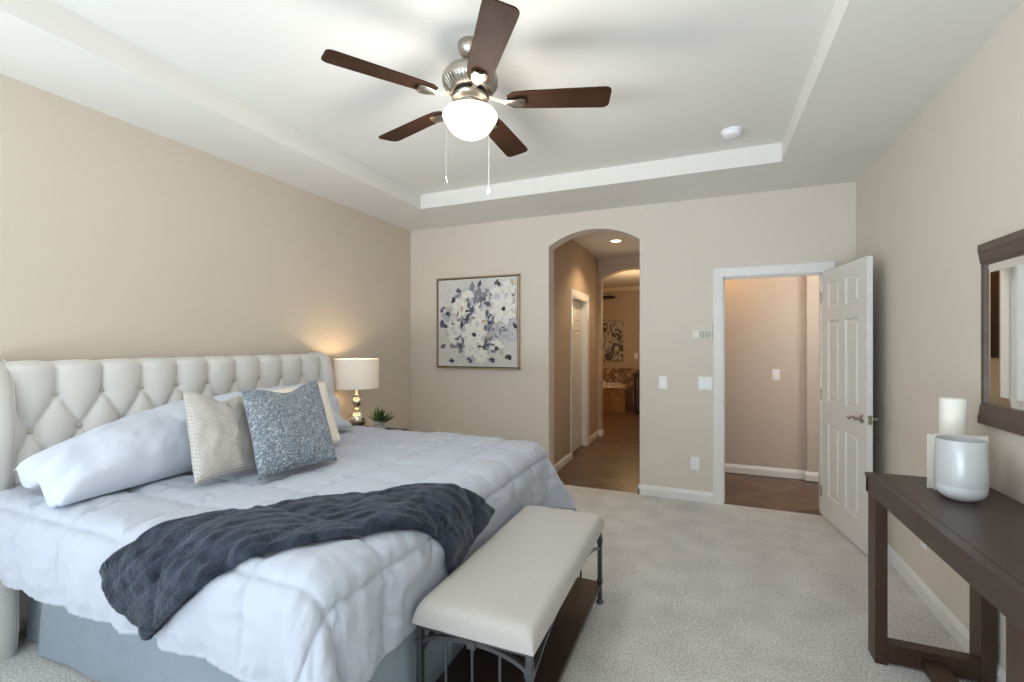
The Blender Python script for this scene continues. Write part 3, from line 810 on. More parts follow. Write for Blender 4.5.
lamp = thing('table_lamp', 'silver glass table lamp with a white drum shade on the nightstand', 'lamp', (-2.885, 3.312, .621))
prof = [(0, 0), (.065, 0), (.067, .008), (.06, .014), (.03, .022), (.022, .035), (.03, .048), (.06, .07), (.082, .10), (.088, .13), (.078, .16), (.055, .185), (.03, .2), (.022, .208), (.03, .216), (.036, .225), (.03, .234), (.018, .244), (.026, .255), (.042, .272), (.046, .29), (.040, .308), (.024, .322), (.015, .332), (.022, .342), (.022, .352), (.013, .362), (.011, .40), (.011, .44), (0, .44)]
MB().lathe(prof, 36, cap=False).build('lamp_base', M['mercury'], lamp, smooth=60)
R1, R2, S0, S1 = .192, .192, .412, .672
sh = MB(); sh.lathe([(R1, S0), (R2, S1), (R2 - .003, S1), (R1 - .003, S0), (R1, S0)], 64, cap=False)
sh.build('lamp_shade', M['shade'], lamp, smooth=50)
hp = MB().tube([(0, 0, .40), (.0, .06, .47), (0, .058, .60), (0, 0, .665)], .0025, 8).tube([(0, 0, .40), (0, -.06, .47), (0, -.058, .60), (0, 0, .665)], .0025, 8)
for k in range(3):
    a = 2 * PI * k / 3; hp.tube([(0, 0, .665), (R2 * .5 * math.cos(a), R2 * .5 * math.sin(a), .665), (R2 * math.cos(a) * .99, R2 * math.sin(a) * .99, .672)], .002, 6)
hp.build('harp', M['nickel'], lamp, smooth=60)
MB().lathe([(0, .66), (.008, .662), (.008, .668), (.004, .672), (.009, .682), (.006, .692), (0, .694)], 16, cap=False).build('finial', M['nickel'], lamp, smooth=60)
MB().lathe([(0, .44), (.014, .445), (.016, .47), (.03, .505), (.03, .525), (.018, .55), (0, .558)], 20, cap=False).build('light_bulb', emit('lamp_bulb_glow', (255, 214, 150), 6), lamp, smooth=60)
def point(name, loc, power, col, r=.03):
    l = bpy.data.lights.new(name, 'POINT'); l.energy = power; l.color = col; l.shadow_soft_size = r
    o = bpy.data.objects.new(name, l); C.objects.link(o); o.location = loc; return o
point('bedside_lamp_light', (-2.885, 3.30, 1.195), 2.3, (1.0, .72, .42), .03)

def leafblade(mb, base_, az, el, L, w, mi, curl=.3):
    d = Vector((math.cos(az) * math.cos(el), math.sin(az) * math.cos(el), math.sin(el))); s = Vector((-math.sin(az), math.cos(az), 0)); n = d.cross(s)
    ts = [0, .25, .5, .75, 1]; ws = [.5, .95, 1, .65, .05]; top = []; 
    vs = []
    for t, q in zip(ts, ws):
        c = base_ + d * L * t - n * (-curl) * L * t * t * .4 * 1 
        vs += [c - s * w * q, c + n * w * .35 * q, c + s * w * q, c - n * w * .5 * q]
    fs = []
    for i in range(4):
        for k in range(4): fs.append((i * 4 + k, i * 4 + (k + 1) % 4, i * 4 + 4 + (k + 1) % 4, i * 4 + 4 + k))
    fs += [(3, 2, 1, 0), (16, 17, 18, 19)]
    mb.add(vs, fs, mi)
random.seed(4)
pl = thing('potted_plant', 'small spiky green plant in a patterned white pot on the nightstand', 'plant', (-2.67, 3.36, .621))
MB().lathe([(0, 0), (.034, 0), (.040, .01), (.052, .125), (.049, .125), (.045, .11), (0, .11)], 28, cap=False).build('pot', M['pot'], pl, smooth=50)
MB().lathe([(0, .116), (.03, .116), (.045, .108)], 24, cap=False).build('soil', M['soil'], pl)
fo = MB()
for k in range(46):
    az = random.uniform(0, 2 * PI); el = random.uniform(.1, 1.35)
    leafblade(fo, Vector((.012 * math.cos(az),   .012 * math.sin(az), .108)), az, el, random.uniform(.08, .16), random.uniform(.009, .013), 0 if random.random() < .8 else 1)
fo.build('foliage', [M['leaf'], M['leaf2']], pl, smooth=60)

# ------------------------------------------------------------------ bench at the foot of the bed
BX0, BX1, BY0_, BY1_ = -.980, -.512, 1.414, 2.570
bn = thing('bench', 'upholstered oatmeal bench on a dark iron frame at the foot of the bed', 'bench', ((BX0 + BX1) / 2, (BY0_ + BY1_) / 2, 0))
hw, hl_ = (BX1 - BX0) / 2, (BY1_ - BY0_) / 2
def seat_fn(sg):
    def f(u, v):
        uu, vv = 2 * u - 1, 2 * v - 1
        # remap so the samples crowd towards the edges
        su = math.sin(uu * PI / 2); sv = math.sin(vv * PI / 2)
        ex = (1 - abs(su) ** 14) ; ey = (1 - abs(sv) ** 30)
        k = (max(0, ex) * max(0, ey)) ** .38
        # rounded plan corners
        x = su * hw; y = sv * hl_
        if sg > 0:
            z = .415 + .080 * k + .006 * (1 - su * su) * (1 - sv ** 4) + .0016 * fbm(x, y, 0, 9)
            yr = y - hl_ + .2
            z += .0045 * math.exp(-((yr + .02 * x) / .012) ** 2) * math.exp(-((x - .05) / .09) ** 2) + .0035 * math.exp(-((yr + .05 + .05 * x) / .010) ** 2) * math.exp(-((x - .06) / .08) ** 2)
        else: z = .415
        return (x, y, z)
    return f
st = MB(); st.grid(seat_fn(1), 60, 90).grid(seat_fn(-1), 60, 90, flip=True)
st.build('seat', M['bench'], bn, smooth=60, weld=True)
lx, ly = hw - .022, hl_ - .022
for sx in (-1, 1):
    for sy in (-1, 1):
        m = MB(); x, y = sx * lx, sy * ly
        m.box(x - .011, x + .011, y - .011, y + .011, .012, .415)
        for z in (.345, .12): m.box(x - .0145, x + .0145, y - .0145, y + .0145, z - .014, z + .014)
        m.lathe([(.014, 0), (.019, .004), (.019, .012), (.014, .02), (.011, .024)], 16, (x, y, 0))
        m.build('leg', M['iron'], bn, bevel=.0015)
rl = MB()
for sx in (-1, 1): rl.box(sx * lx - .009, sx * lx + .009, -ly, ly, .397, .414)
for sy in (-1, 1): rl.box(-lx, lx, sy * ly - .009, sy * ly + .009, .397, .414)
rl.build('seat_rail', M['iron'], bn, bevel=.0015)
for sy in (-1, 1):
    m = MB(); y = sy * ly
    pts = []
    for k in range(25):
        a = PI * k / 24; pts.append((-lx * math.cos(a), y, .325 + .066 * math.sin(a)))
    m.tube(pts, .0075, square=True)
    m.box(-.016, .016, y - .012, y + .012, .372, .400)
    m.build('arch_bar', M['iron'], bn)
    for x in (-.105, 0, .105):
        zt = .325 + .066 * math.sqrt(1 - (x / lx) ** 2)
        MB().tube([(x, y, .10), (x, y, zt)], .0055, 10).build('spindle', M['iron'], bn, smooth=60)
for sx in (-1, 1):          # curved side braces under the seat
    for sy in (-1, 1):
        pts = []
        for k in range(17):
            t = k / 16; pts.append((sx * lx, sy * (ly - .36 * t), .30 + .092 * math.sin(t * PI / 2)))
        MB().tube(pts, .0065, square=True).build('side_brace', M['iron'], bn)
MB().box(-lx - .008, lx + .008, -ly - .005, ly + .005, .092, .118).build('shelf', M['shelf'], bn, bevel=.003)

# ------------------------------------------------------------------ console table along the right wall
CX0, CX1, CY0, CY1, CTZ = .703, 1.112, 1.44, 2.672, .823
cs = thing('console_table', 'dark espresso console table against the right wall', 'table', ((CX0 + CX1) / 2, (CY0 + CY1) / 2, 0))
ox, oy = (CX0 + CX1) / 2, (CY0 + CY1) / 2
def cb(*b): return (b[0] - ox, b[1] - ox, b[2] - oy, b[3] - oy, b[4], b[5])
tp = MB().box(*cb(CX0 - .004, CX0 + .034, CY0, CY1, CTZ - .018, CTZ)).box(*cb(CX0 + .036, CX1, CY0, CY1, CTZ - .018, CTZ - .0005)).box(*cb(CX0 + .02, CX1, CY0 + .002, CY1 - .002, CTZ - .022, CTZ - .004))
tp.build('top', M['espresso'], cs, bevel=.0015)
ap = MB().box(*cb(CX0, CX0 + .03, CY0 + .004, CY1 - .004, .735, CTZ - .018)).box(*cb(CX1 - .03, CX1, CY0 + .004, CY1 - .004, .735, CTZ - .018)).box(*cb(CX0, CX1, CY0 + .004, CY0 + .034, .735, CTZ - .018)).box(*cb(CX0, CX1, CY1 - .034, CY1 - .004, .735, CTZ - .018))
ap.build('apron', M['espresso'], cs, bevel=.0015)
for y0, y1 in ((CY1 - .132, CY1 - .034), (CY0 + .034, CY0 + .125)):
    for x0, x1 in ((CX0, CX0 + .046), (CX1 - .046, CX1)):
        MB().box(*cb(x0, x1, y0, y1, 0, .735)).build('leg', M['espresso2'], cs, bevel=.002)
    MB().box(*cb(CX0 + .046, CX1 - .046, y0 + .004, y1 - .03, .012, .092)).build('end_rail', M['espresso2'], cs, bevel=.002)
MB().box(*cb(.868, .95, CY0 + .125, CY1 - .128, .022, .062)).build('stretcher', M['espresso2'], cs, bevel=.002)

vs_ = thing('vase', 'pale blue white ceramic vase with a white foot on the console', 'vase', (.918, 2.335, CTZ))
MB().lathe([(0, .001), (.040, 0), (.046, .003), (.064, .013), (.077, .026), (.0825, .042), (.0835, .060)], 56, cap=False).xf(Matrix.Diagonal((.93, .93, 1, 1))).build('foot', M['glaze2'], vs_, smooth=60)
MB().lathe([(.0835, .060), (.0842, .068), (.0838, .11), (.0828, .15), (.0815, .19), (.080, .228), (.079, .234), (.077, .234), (.076, .228), (.077, .17), (.078, .10), (.075, .05), (0, .03)], 56, cap=False).xf(Matrix.Diagonal((.93, .93, 1, 1))).build('body', M['glaze'], vs_, smooth=60)
bk = thing('book', 'white hardback book standing upright behind the vase', 'book', (.958, 2.455, CTZ), .0)
MB().box(-.083, .088, -.014, -.010, 0, .234).build('front_cover', M['marble'], bk, bevel=.001)
MB().box(-.096, .080, .012, .017, 0, .225).build('back_cover', M['marble'], bk, bevel=.001)
MB().box(-.070, .076, -.010, .012, .004, .218).build('pages', mat('book_pages', (222, 214, 200), .9, var=.06, vscale=60, stretch=(1, 12, .1)), bk)
cd = thing('candle', 'white pillar candle standing behind the vase', 'candle', (.986, 2.575, CTZ))
MB().lathe([(0, 0), (.052, 0), (.054, .003), (.054, .364), (.052, .369), (.047, .370), (.041, .366), (0, .364)], 40, cap=False).xf(Matrix.Diagonal((.82, .82, 1, 1))).build('wax', M['wax'], cd, smooth=40)
MB().tube([(0, 0, .361), (.001, 0, .366), (.002, .001, .369)], .0012, 6).build('wick', M['darkgap'], cd)

# ------------------------------------------------------------------ mirror on the right wall
my0, my1, mz0, mz1 = 1.60, 2.668, 1.080, 1.860
mr = thing('wall_mirror', 'mirror in a dark wooden frame hanging above the console', 'mirror', (XR, (my0 + my1) / 2, (mz0 + mz1) / 2))
hy, hz_ = (my1 - my0) / 2, (mz1 - mz0) / 2
fm = MB(); sw, rw = .024, .090
def rail(z0, z1, s):
    # stepped profile of the wide rails, outer edge thickest
    zs_ = [z0, z0 + s * .03, z0 + s * .045, z0 + s * .075, z1]; xs_ = [-.026, -.026, -.022, -.019, -.013]
    pl_ = [(0, z0)] + list(zip(xs_, zs_)) + [(0, z1)]
    fm.prism([(x, z) for x, z in pl_], 'Y', -hy, hy)
rail(-hz_, -hz_ + rw, 1); rail(hz_, hz_ - rw, -1)
for s in (-1, 1):
    ya, yb = sorted((s * hy, s * (hy - sw))); fm.box(-.014, 0, ya, yb, -hz_ + rw - .001, hz_ - rw + .001)
fm.build('frame', M['frame'], mr, bevel=.002)
gy, gz = hy - sw, hz_ - rw; bv = .038
g = MB()
o8 = [(-.005, -gy, -gz), (-.005, gy, -gz), (-.005, gy, gz), (-.005, -gy, gz), (-.0085, -gy + bv, -gz + bv), (-.0085, gy - bv, -gz + bv), (-.0085, gy - bv, gz - bv), (-.0085, -gy + bv, gz - bv)]
g.add(o8, [(4, 5, 6, 7), (0, 1, 5, 4), (1, 2, 6, 5), (2, 3, 7, 6), (3, 0, 4, 7)])
g.build('glass', M['mirror'], mr, fixn=False)

# ------------------------------------------------------------------ floral picture on the back wall
px0, px1, pz0, pz1 = -2.790, -1.790, 1.162, 2.158
pc = thing('framed_picture', 'square floral painting in a thin gold frame on the back wall', 'picture', ((px0 + px1) / 2, YB, (pz0 + pz1) / 2))
hwp = (px1 - px0) / 2
f_ = MB(); fw = .012; dp = .042
for s in (-1, 1):
    a, b = sorted((s * hwp, s * (hwp - fw)))
    f_.box(a, b, -dp, 0, -hwp, hwp); f_.box(-hwp, hwp, -dp, 0, a, b)
f_.build('frame', M['gold'], pc, bevel=.0015)
MB().box(-hwp + fw, hwp - fw, -.012, 0, -hwp + fw, hwp - fw).build('backing', M['darkgap'], pc)
random.seed(11)
cv = MB(); cw_ = hwp - fw - .010
pal = [(212, 209, 206), (184, 184, 187), (136, 139, 150), (96, 99, 112), (62, 64, 76), (232, 229, 223), (214, 206, 194), (202, 176, 146), (54, 48, 46), (198, 199, 203)]
pm = [mat('paint_%s' % n_, c_, .7, var=.07, vscale=22, bump=.25, bscale=40, bdist=.004) for n_, c_ in zip(('ground', 'light_grey', 'grey', 'slate', 'charcoal', 'white_petal', 'cream_petal', 'tan', 'centre', 'mist'), pal)]
cv.box(-cw_, cw_, -.034, -.012, -cw_, cw_, 0)
lay = [0]
def dab(x, z, L, W, rot, mi, n=10):
    """a raised brush dab; x, z in canvas units -1..1"""
    lay[0] += 1; y = -.0345 - lay[0] * .000018
    L *= cw_; W *= cw_; cx_, cz_ = x * cw_, z * cw_
    vs = [(cx_, y - .0012, cz_)]
    ok = []
    for k in range(n):
        a = 2 * PI * k / n; q = 1 + random.uniform(-.16, .16)
        lx_, lz_ = L * math.cos(a) * q, W * math.sin(a) * q * (1 - .35 * math.cos(a))
        X = cx_ + lx_ * math.cos(rot) - lz_ * math.sin(rot); Z = cz_ + lx_ * math.sin(rot) + lz_ * math.cos(rot)
        vs.append((max(-cw_, min(cw_, X)), y, max(-cw_, min(cw_, Z))))
    cv.add(vs, [(0, 1 + k, 1 + (k + 1) % n) for k in range(n)], mi)
def cpos(ix, iz): return ((ix - 302) / 243, (357 - iz) / 272)      # place inside the canvas
for k in range(150):      # soft grey ground and leaves
    r = random.random() ** .6; a = random.uniform(0, 2 * PI)
    x = .08 + .92 * r * math.cos(a); z = .03 + .85 * r * math.sin(a)
    dab(x, z, random.uniform(.06, .17), random.uniform(.03, .08), random.uniform(0, PI), random.choice((1, 9, 1, 2, 9) if r > .7 else (1, 2, 2, 3, 9, 2)))
for k in range(190):
    r = random.random() ** .7; a = random.uniform(0, 2 * PI)
    x = .05 + .78 * r * math.cos(a); z = .0 + .7 * r * math.sin(a)
    dab(x, z, random.uniform(.03, .10), random.uniform(.015, .04), random.uniform(0, PI), random.choice((3, 3, 2, 4, 1, 2)))
for ix, iz in ((320, 115), (150, 210), (100, 375), (155, 595), (95, 495), (495, 560), (395, 580), (190, 155), (265, 590), (430, 120), (240, 330), (350, 510), (200, 500), (255, 300), (395, 330), (510, 200), (130, 300), (85, 360), (340, 545), (90, 270), (535, 380), (205, 370)):
    x, z = cpos(ix, iz)
    for q in range(2): dab(x + random.uniform(-.04, .04), z + random.uniform(-.04, .04), random.uniform(.05, .085), random.uniform(.03, .045), random.uniform(0, PI), random.choice((3, 4)))
def flower(ix, iz, R, sq=1.0, rot0=0.0, np_=8, dark=True, c=5, part=(0, 2 * PI)):
    x, z = cpos(ix, iz); R /= 243.0
    for ring, (rr, pl_, pw, cc) in enumerate(((.62, .42, .36, c), (.38, .28, .24, c))):
        for fill in (0, 1):
            for k in range(np_):
                a = rot0 + part[0] + (part[1] - part[0]) * k / np_ + ring * .35
                X, Z = x + rr * R * math.cos(a) * sq, z + rr * R * math.sin(a)
                if fill == 0: dab(X, Z, pl_ * R * 1.03, pw * R, a, 1 if c != 5 else (6 if (k + ring) % 2 else 9))
                else: dab(X, Z, pl_ * R * .97, pw * R * .82, a, c)
    if dark:
        for k in range(5): dab(x + random.uniform(-.02, .02), z + random.uniform(-.02, .02), .05, .035, random.uniform(0, PI), 3 if k == 0 else 8)
flower(465, 400, 62, c=9, np_=7); flower(205, 265, 62, rot0=.4, dark=False); flower(330, 310, 72, sq=.45, dark=False); flower(165, 410, 74, sq=.45, dark=False)
flower(500, 150, 46, dark=False); flower(425, 185, 40, dark=False, part=(0, PI)); flower(250, 200, 40, dark=False, part=(.2, PI)); flower(265, 525, 44, dark=False); flower(335, 565, 48, dark=False); flower(425, 515, 48, dark=True, part=(.2, PI)); flower(520, 430, 40, c=9, dark=False)
for ix, iz in ((385, 445), (215, 270), (520, 120), (350, 350), (455, 540)):
    x, z = cpos(ix, iz); dab(x, z, .07, .04, random.uniform(0, PI), 7)
for k in range(46):      # leaves lying over the outer flowers
    a = random.uniform(0, 2 * PI); r = random.uniform(.35, .8)
    dab(.05 + .85 * r * math.cos(a), -.02 + .8 * r * math.sin(a), random.uniform(.05, .11), random.uniform(.02, .04), random.uniform(0, PI), random.choice((1, 2, 3, 2, 9, 3)))
flower(290, 430, 80); flower(467, 278, 84, rot0=.2)
cv.build('canvas', pm, pc, fixn=False)

# ------------------------------------------------------------------ ceiling fan
FX, FY = -1.05, 2.0
fan = thing('ceiling_fan', 'five blade walnut ceiling fan with nickel motor and lit glass bowl', 'ceiling fan', (FX, FY, ZT))
def fz(z): return z - ZT
MB().lathe([(.058, 0), (.061, -.006), (.059, -.028), (.047, -.056), (.026, -.074), (.016, -.078), (0, -.078)], 40, cap=False).build('canopy', M['nickel'], fan, smooth=60)
MB().lathe([(.012, -.07), (.012, -.096), (.020, -.098), (.024, -.112)], 20).build('downrod', M['nickel'], fan, smooth=60)
mh = MB().lathe([(0, -.106), (.03, -.108), (.055, -.114), (.092, -.126), (.120, -.144), (.133, -.164), (.136, -.182), (.131, -.199), (.118, -.217), (.098, -.232), (.075, -.242), (0, -.242)], 56, cap=False).build('motor_housing', M['nickel'], fan, smooth=50)
vt = MB()
for k in range(44):
    a = 2 * PI * k / 44; c_, s_ = math.cos(a), math.sin(a)
    vt.tube([(.1325 * c_, .1325 * s_, -.198), (.119 * c_, .119 * s_, -.2175), (.099 * c_, .099 * s_, -.2325)], .0032, 6)
vt.build('vent_ribs', M['nickel'], mh, smooth=60)
MB().lathe([(.078, -.240), (.080, -.242), (.080, -.253), (.078, -.255)], 40).build('gap_ring', M['darkgap'], fan, smooth=50)
MB().lathe([(.070, -.254), (.086, -.256), (.090, -.264), (.086, -.273), (.062, -.278), (.056, -.283), (.056, -.308), (.066, -.313), (.066, -.324)], 40).build('light_fitter', M['nickel'], fan, smooth=50)
BZ = fz(2.600)
for k in range(5):
    a = math.radians(19.2 + 72 * k)
    mx = Matrix.Rotation(a, 4, 'Z') @ Matrix.Translation((0, 0, BZ)) @ Matrix.Rotation(math.radians(-10), 4, 'X')
    outl = []
    r0, r1, w0, w1 = .18, .672, .056, .069
    outl += [(r0, -w0 * .55), (r0 + .03, -w0 * .95)]
    outl += [(r0 + .10, -w0 - .004), (r1 - .06, -w1)]
    for q in range(7):
        t = -PI / 2 + PI / 2 * q / 6; outl.append((r1 - .03 + .03 * math.cos(t), -w1 + .03 + .03 * math.sin(t)))
    for q in range(7):
        t = PI / 2 * q / 6; outl.append((r1 - .03 + .03 * math.cos(t), w1 - .03 + .03 * math.sin(t)))
    outl += [(r1 - .06, w1), (r0 + .10, w0 + .004), (r0 + .03, w0 * .95), (r0, w0 * .55)]
    bmx = MB().prism(outl, 'Z', .0, .007)
    b_ = bmx.build('blade', M['blade'], fan, bevel=.0015); b_.matrix_local = mx
    ir = MB()
    top = [(.095, .016, .024), (.125, .012, .014), (.16, .013, .002), (.19, .022, -.006), (.225, .034, -.008), (.25, .036, -.006), (.268, .026, -.004)]
    vsx = []; n7 = len(top)
    for r, w, z in top:
        vsx += [(r, -w, z), (r, 0, z - .010), (r, w, z), (r, 0, z + .006)]
    fsx = []
    for i in range(n7 - 1):
        for q in range(4): fsx.append((i * 4 + q, i * 4 + (q + 1) % 4, i * 4 + 4 + (q + 1) % 4, i * 4 + 4 + q))
    fsx += [(0, 1, 2, 3), tuple(reversed(range(4 * n7 - 4, 4 * n7)))]
    ir.add(vsx, fsx)
    i_ = ir.build('blade_iron', M['nickel'], b_, smooth=50)
    i_.matrix_local = Matrix.Rotation(math.radians(10), 4, 'X') @ Matrix.Translation((0, 0, -.006))
bowl = MB().lathe([(.064, -.322), (.098, -.326), (.122, -.335), (.131, -.347), (.132, -.358), (.127, -.371), (.118, -.381), (.113, -.392), (.103, -.410), (.084, -.430), (.058, -.445), (.03, -.452), (0, -.454)], 56, cap=False)
bowl.build('glass_bowl', emit('lit_frosted_glass', (255, 247, 232), 1.7), fan, smooth=60)
for (dx, dy, zb, mm, kind) in ((-.070, -.110, 2.186, 'chrome', 0), (.0515, .103, 2.183, 'plastic', 1)):
    c_ = MB(); z0 = -.296; z1 = fz(zb) + .02; k_ = .056 / math.hypot(dx, dy)
    c_.tube([(dx * k_, dy * k_, z0), (dx * .97, dy * .97, z0 - .004), (dx, dy, z0 - .02), (dx, dy, z1)], .0007, 6)
    ch = c_.build('pull_chain', M['grey'], fan)
    q = [(0, .022), (.003, .02), (.004, .012), (.009, .0), (.0105, -.008), (.007, -.015), (0, -.018)] if kind else [(0, .016), (.003, .014), (.003, .004), (.007, -.004), (.008, -.012), (.005, -.014), (0, -.014)]
    MB().lathe(q, 16, (dx, dy, z1 - .012), cap=False).build('pull_pendant', M[mm], ch, smooth=60)
point('fan_bulb_light', (FX, FY, 2.29), 12, (1.0, .95, .89), .16)

# ------------------------------------------------------------------ small fittings
sd = thing('smoke_detector', 'round white smoke detector on the tray ceiling', 'smoke detector', (.17, 3.50, ZT))
MB().lathe([(0, 0), (.066, 0), (.068, -.004), (.066, -.012), (.060, -.014)], 40, cap=False).build('base', M['plastic'], sd, smooth=40)
MB().lathe([(.060, -.013), (.061, -.018), (.057, -.034), (.045, -.042), (.020, -.045), (0, -.045)], 40, cap=False).build('cover', M['plastic'], sd, smooth=40)

def plate(name, label, cat, x, z, w, h, kind, y=YB, face='Y', mm='plastic'):
    """wall plate; local +x runs along the wall, local -y points into the room"""
    t = thing(name, label, cat, (x, y, z) if face == 'Y' else (y, x, z), 0 if face == 'Y' else -PI / 2)
    MB().box(-w / 2, w / 2, -.006, 0, -h / 2, h / 2).build('cover_plate', M[mm], t, bevel=.003)
    if kind == 'rocker' or kind == 'rocker2':
        for cx in ((0,) if kind == 'rocker' else (-.023, .023)):
            m = MB(); m.hexa([(cx - .016, -.006, -.033), (cx + .016, -.006, -.033), (cx + .016, 0, -.033), (cx - .016, 0, -.033), (cx - .016, -.006, .033), (cx + .016, -.006, .033), (cx + .016, 0, .033), (cx - .016, 0, .033)])
            m.add([(cx - .016, -.006, -.033), (cx + .016, -.006, -.033), (cx + .016, -.012, -.030), (cx - .016, -.012, -.030), (cx - .016, -.007, .033), (cx + .016, -.007, .033)], [(0, 1, 2, 3), (3, 2, 5, 4), (0, 3, 4), (1, 5, 2)])
            m.build('rocker', M['white2'], t)
    if kind == 'outlet':
        for cz in (-.02, .02):
            r_ = MB().prism([(.017 * math.cos(a) * (1 if abs(math.cos(a)) < .9 else .95), cz + .0145 * math.sin(a)) for a in [2 * PI * q / 20 for q in range(20)]], 'Y', -.0085, -.005).build('receptacle', M['white2'], t)
            s_ = MB()
            for dx in (-.006, .006): s_.box(dx - .0012, dx + .0012, -.0092, -.008, cz + .0, cz + .008)
            s_.lathe([(.0025, -.0092), (.0025, -.008)], 10, (0, 0, cz - .006), 'Y')
            s_.build('slots', M['grey'], r_)
    return t
M['white2'] = mat('bright_switch_plastic', (246, 248, 252), .25)
plate('light_switch', 'single white rocker switch on the wall right of the arch', 'light switch', -.360, 1.068, .074, .118, 'rocker')
plate('light_switch', 'double white rocker switch beside the door casing', 'light switch', .004, 1.072, .118, .118, 'rocker2')
plate('wall_outlet', 'white wall outlet low between the arch and the door', 'outlet', -.081, .34, .072, .116, 'outlet')
plate('wall_outlet', 'white outlet low on the back wall behind the bed', 'outlet', -2.06, .36, .072, .116, 'outlet')
plate('wall_outlet', 'white outlet low on the right wall seen under the console', 'outlet', 3.275, .345, .072, .116, 'outlet', y=XR, face='X')
plate('light_switch', 'single white switch on the foyer wall through the door', 'light switch', .705, 1.095, .074, .118, 'rocker', y=FYW)
plate('light_switch', 'white switch on the bathroom wall beside the swirl picture', 'light switch', -1.467, 1.15, .09, .13, 'rocker', y=11.0)

kp = thing('alarm_keypad', 'cream alarm keypad on the wall above the double switch', 'keypad', (-.022, YB, 1.530))
MB().box(-.080, .080, -.024, 0, -.056, .056).build('case', M['keypad'], kp, bevel=.004)
MB().box(-.072, .072, -.0255, -.023, .022, .048).build('display', mat('keypad_display', (206, 204, 190), .3), kp, bevel=.001)
for i in range(4):
    for j in range(4):
        MB().box(-.022 + i * .024, -.004 + i * .024, -.027, -.023, -.045 + j * .0155, -.034 + j * .0155).build('key', M['grey'], kp, bevel=.001)
MB().box(-.074, -.032, -.0255, -.023, -.048, .016).build('door_flap', M['keypad'], kp, bevel=.001)

ds = thing('door_stop', 'spring door stop on the right baseboard behind the console leg', 'door stop', (XR - .013, 3.80, .045))
MB().lathe([(.012, 0), (.012, -.004), (.006, -.008)], 16, axis='X', mi=0).build('mount', M['chrome'], ds, smooth=40)
hxp = [(-.008 - .055 * k / 120, .0055 * math.cos(k * .55), .0055 * math.sin(k * .55)) for k in range(121)]
MB().tube(hxp, .0012, 6).build('spring', M['chrome'], ds, smooth=60)
MB().lathe([(.006, -.062), (.008, -.064), (.008, -.074), (.005, -.077)], 14, axis='X').build('tip', M['plastic'], ds, smooth=50)

# ------------------------------------------------------------------ hall and bathroom
def downlight(label, x, y, z, power, spot):
    t = thing('ceiling_light', label, 'ceiling light', (x, y, z))
    MB().lathe([(.062, -.001), (.088, 0), (.090, -.004), (.085, -.008), (.066, -.008), (.062, -.004)], 36, cap=False).build('trim_ring', M['trim'], t, smooth=50)
    MB().lathe([(0, -.003), (.062, -.003), (.062, -.002), (0, -.002)], 30, cap=False).build('lens', emit('downlight_lens', (255, 226, 180), 9), t)
    l = bpy.data.lights.new('downlight_beam', 'SPOT'); l.energy = power; l.color = (1.0, .74, .46); l.spot_size = math.radians(spot); l.spot_blend = .6; l.shadow_soft_size = .05
    o = bpy.data.objects.new('downlight_beam', l); C.objects.link(o); o.location = (x, y, z - .02)
downlight('round recessed light glowing in the hall ceiling behind the arch', -1.045, 5.97, 2.743, 26, 125)

tb = thing('bathtub_surround', 'tan tiled bathtub surround at the end of the hall', 'bathtub', (-2.4, 10.4, 0))
tx0, tx1, ty0, ty1 = -3.47 + 2.4, -1.53 + 2.4, 9.8 - 10.4, 10.995 - 10.4
MB().box(tx0, tx1, ty0, ty1, -.004, .47).build('tiled_base', M['tubtile'], tb)
dk = MB(); ex, ey = .78, .42; cx0 = -.1
ring_o = [(tx0, ty0 - .02), (tx1 + .02, ty0 - .02), (tx1 + .02, ty1), (tx0, ty1)]
dk.box(tx0, tx1 + .02, ty0 - .02, ty1, .47, .50)
dk.build('deck', M['tubtile'], tb, bevel=.004)
bt = MB()
prof_ = [(1.0, .50), (1.0, .525), (.96, .532), (.90, .525), (.86, .505)]
vs = []; n = 48
for s_, z in prof_:
    for k in range(n):
        a = 2 * PI * k / n; vs.append((-.0 + .80 * s_ * math.copysign(abs(math.cos(a)) ** .7, math.cos(a)), .0 + .48 * s_ * math.copysign(abs(math.sin(a)) ** .7, math.sin(a)), z))
fs = []
for i in range(len(prof_) - 1):
    for k in range(n): fs.append((i * n + k, i * n + (k + 1) % n, (i + 1) * n + (k + 1) % n, (i + 1) * n + k))
fs.append(tuple(4 * n + k for k in range(n)))
bt.add(vs, fs).build('tub', M['tubwhite'], tb, smooth=60)
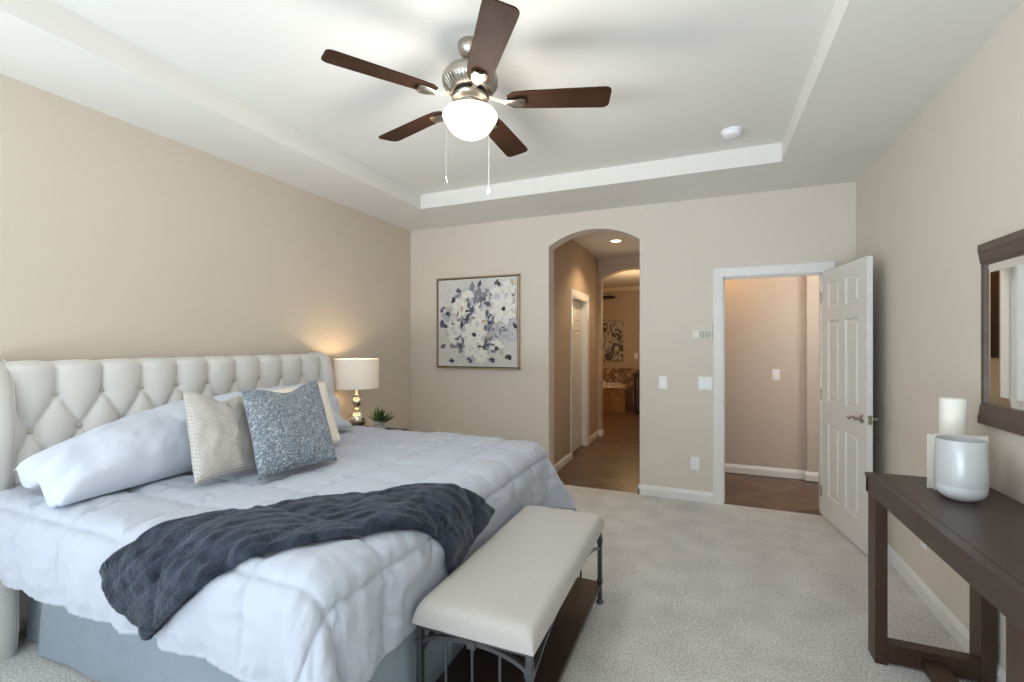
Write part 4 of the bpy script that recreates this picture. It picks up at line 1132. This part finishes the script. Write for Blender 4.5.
ft = MB().tube([(.42, -.53, .50), (.42, -.53, .60), (.42, -.50, .635), (.42, -.44, .64), (.42, -.40, .62)], .014, 10)
for dx in (-.11, .11): ft.lathe([(.022, .50), (.018, .53), (.014, .55), (.022, .565), (0, .572)], 14, (.42 + dx, -.54, 0), cap=False)
ft.build('faucet', M['tubwhite'], tb, smooth=60)
struct(MB().box(-3.48, .48, 10.985, 11.0, .50, .86).build('trim_7', M['bandtile']))
bp = thing('framed_picture', 'grey swirl canvas on the bathroom wall above the tub', 'picture', (-2.03, 11.0, 1.51))
MB().box(-.27, .27, -.035, 0, -.49, .49).build('canvas', M['swirl'], bp, bevel=.003)
sh_ = thing('wall_shelf', 'dark wooden ledge high on the bathroom wall', 'shelf', (-2.1, 11.0, 2.5))
MB().prism([(-.32, -.02), (.12, -.005), (.19, .02), (.12, .05), (-.32, .055)], 'Y', -.12, 0).build('board', M['darkwood'], sh_)
cbn = thing('bathroom_cabinet', 'dark cabinet with a chrome bar beside the tub', 'cabinet', (-1.05, 9.95, 0))
MB().box(-.28, .3, -.3, .3, .06, .80).build('body', M['darkwood'], cbn, bevel=.004)
MB().box(-.25, .27, -.27, .27, -.004, .06).build('plinth', M['darkgap'], cbn)
MB().box(-.30, .32, -.32, .31, .80, .83).build('top', M['darkwood'], cbn, bevel=.004)
MB().tube([(-.2, -.3, .74), (-.2, -.34, .74), (-.2, -.34, .16), (-.2, -.3, .16)], .016, 10).build('chrome_bar', M['chrome'], cbn, smooth=60)
point('bath_ceiling_light', (-1.2, 8.6, 2.0), 17, (1.0, .68, .36), .15)
point('bath_vanity_light', (-0.5, 8.0, 2.1), 5, (1.0, .68, .40), .08)

# foyer furniture seen only in the mirror
fp = thing('framed_picture', 'dark framed picture on the foyer wall seen in the mirror', 'picture', (.0, FYW, 1.72))
MB().box(-.26, .15, -.03, 0, -.42, .42).build('frame', M['darkwood'], fp, bevel=.004)
point('foyer_ceiling_light', (.12, 5.42, 2.45), 4.5, (1.0, .58, .22), .08)
point('foyer_far_light', (2.2, 5.1, 2.3), 34, (.9, .96, 1.0), .2)
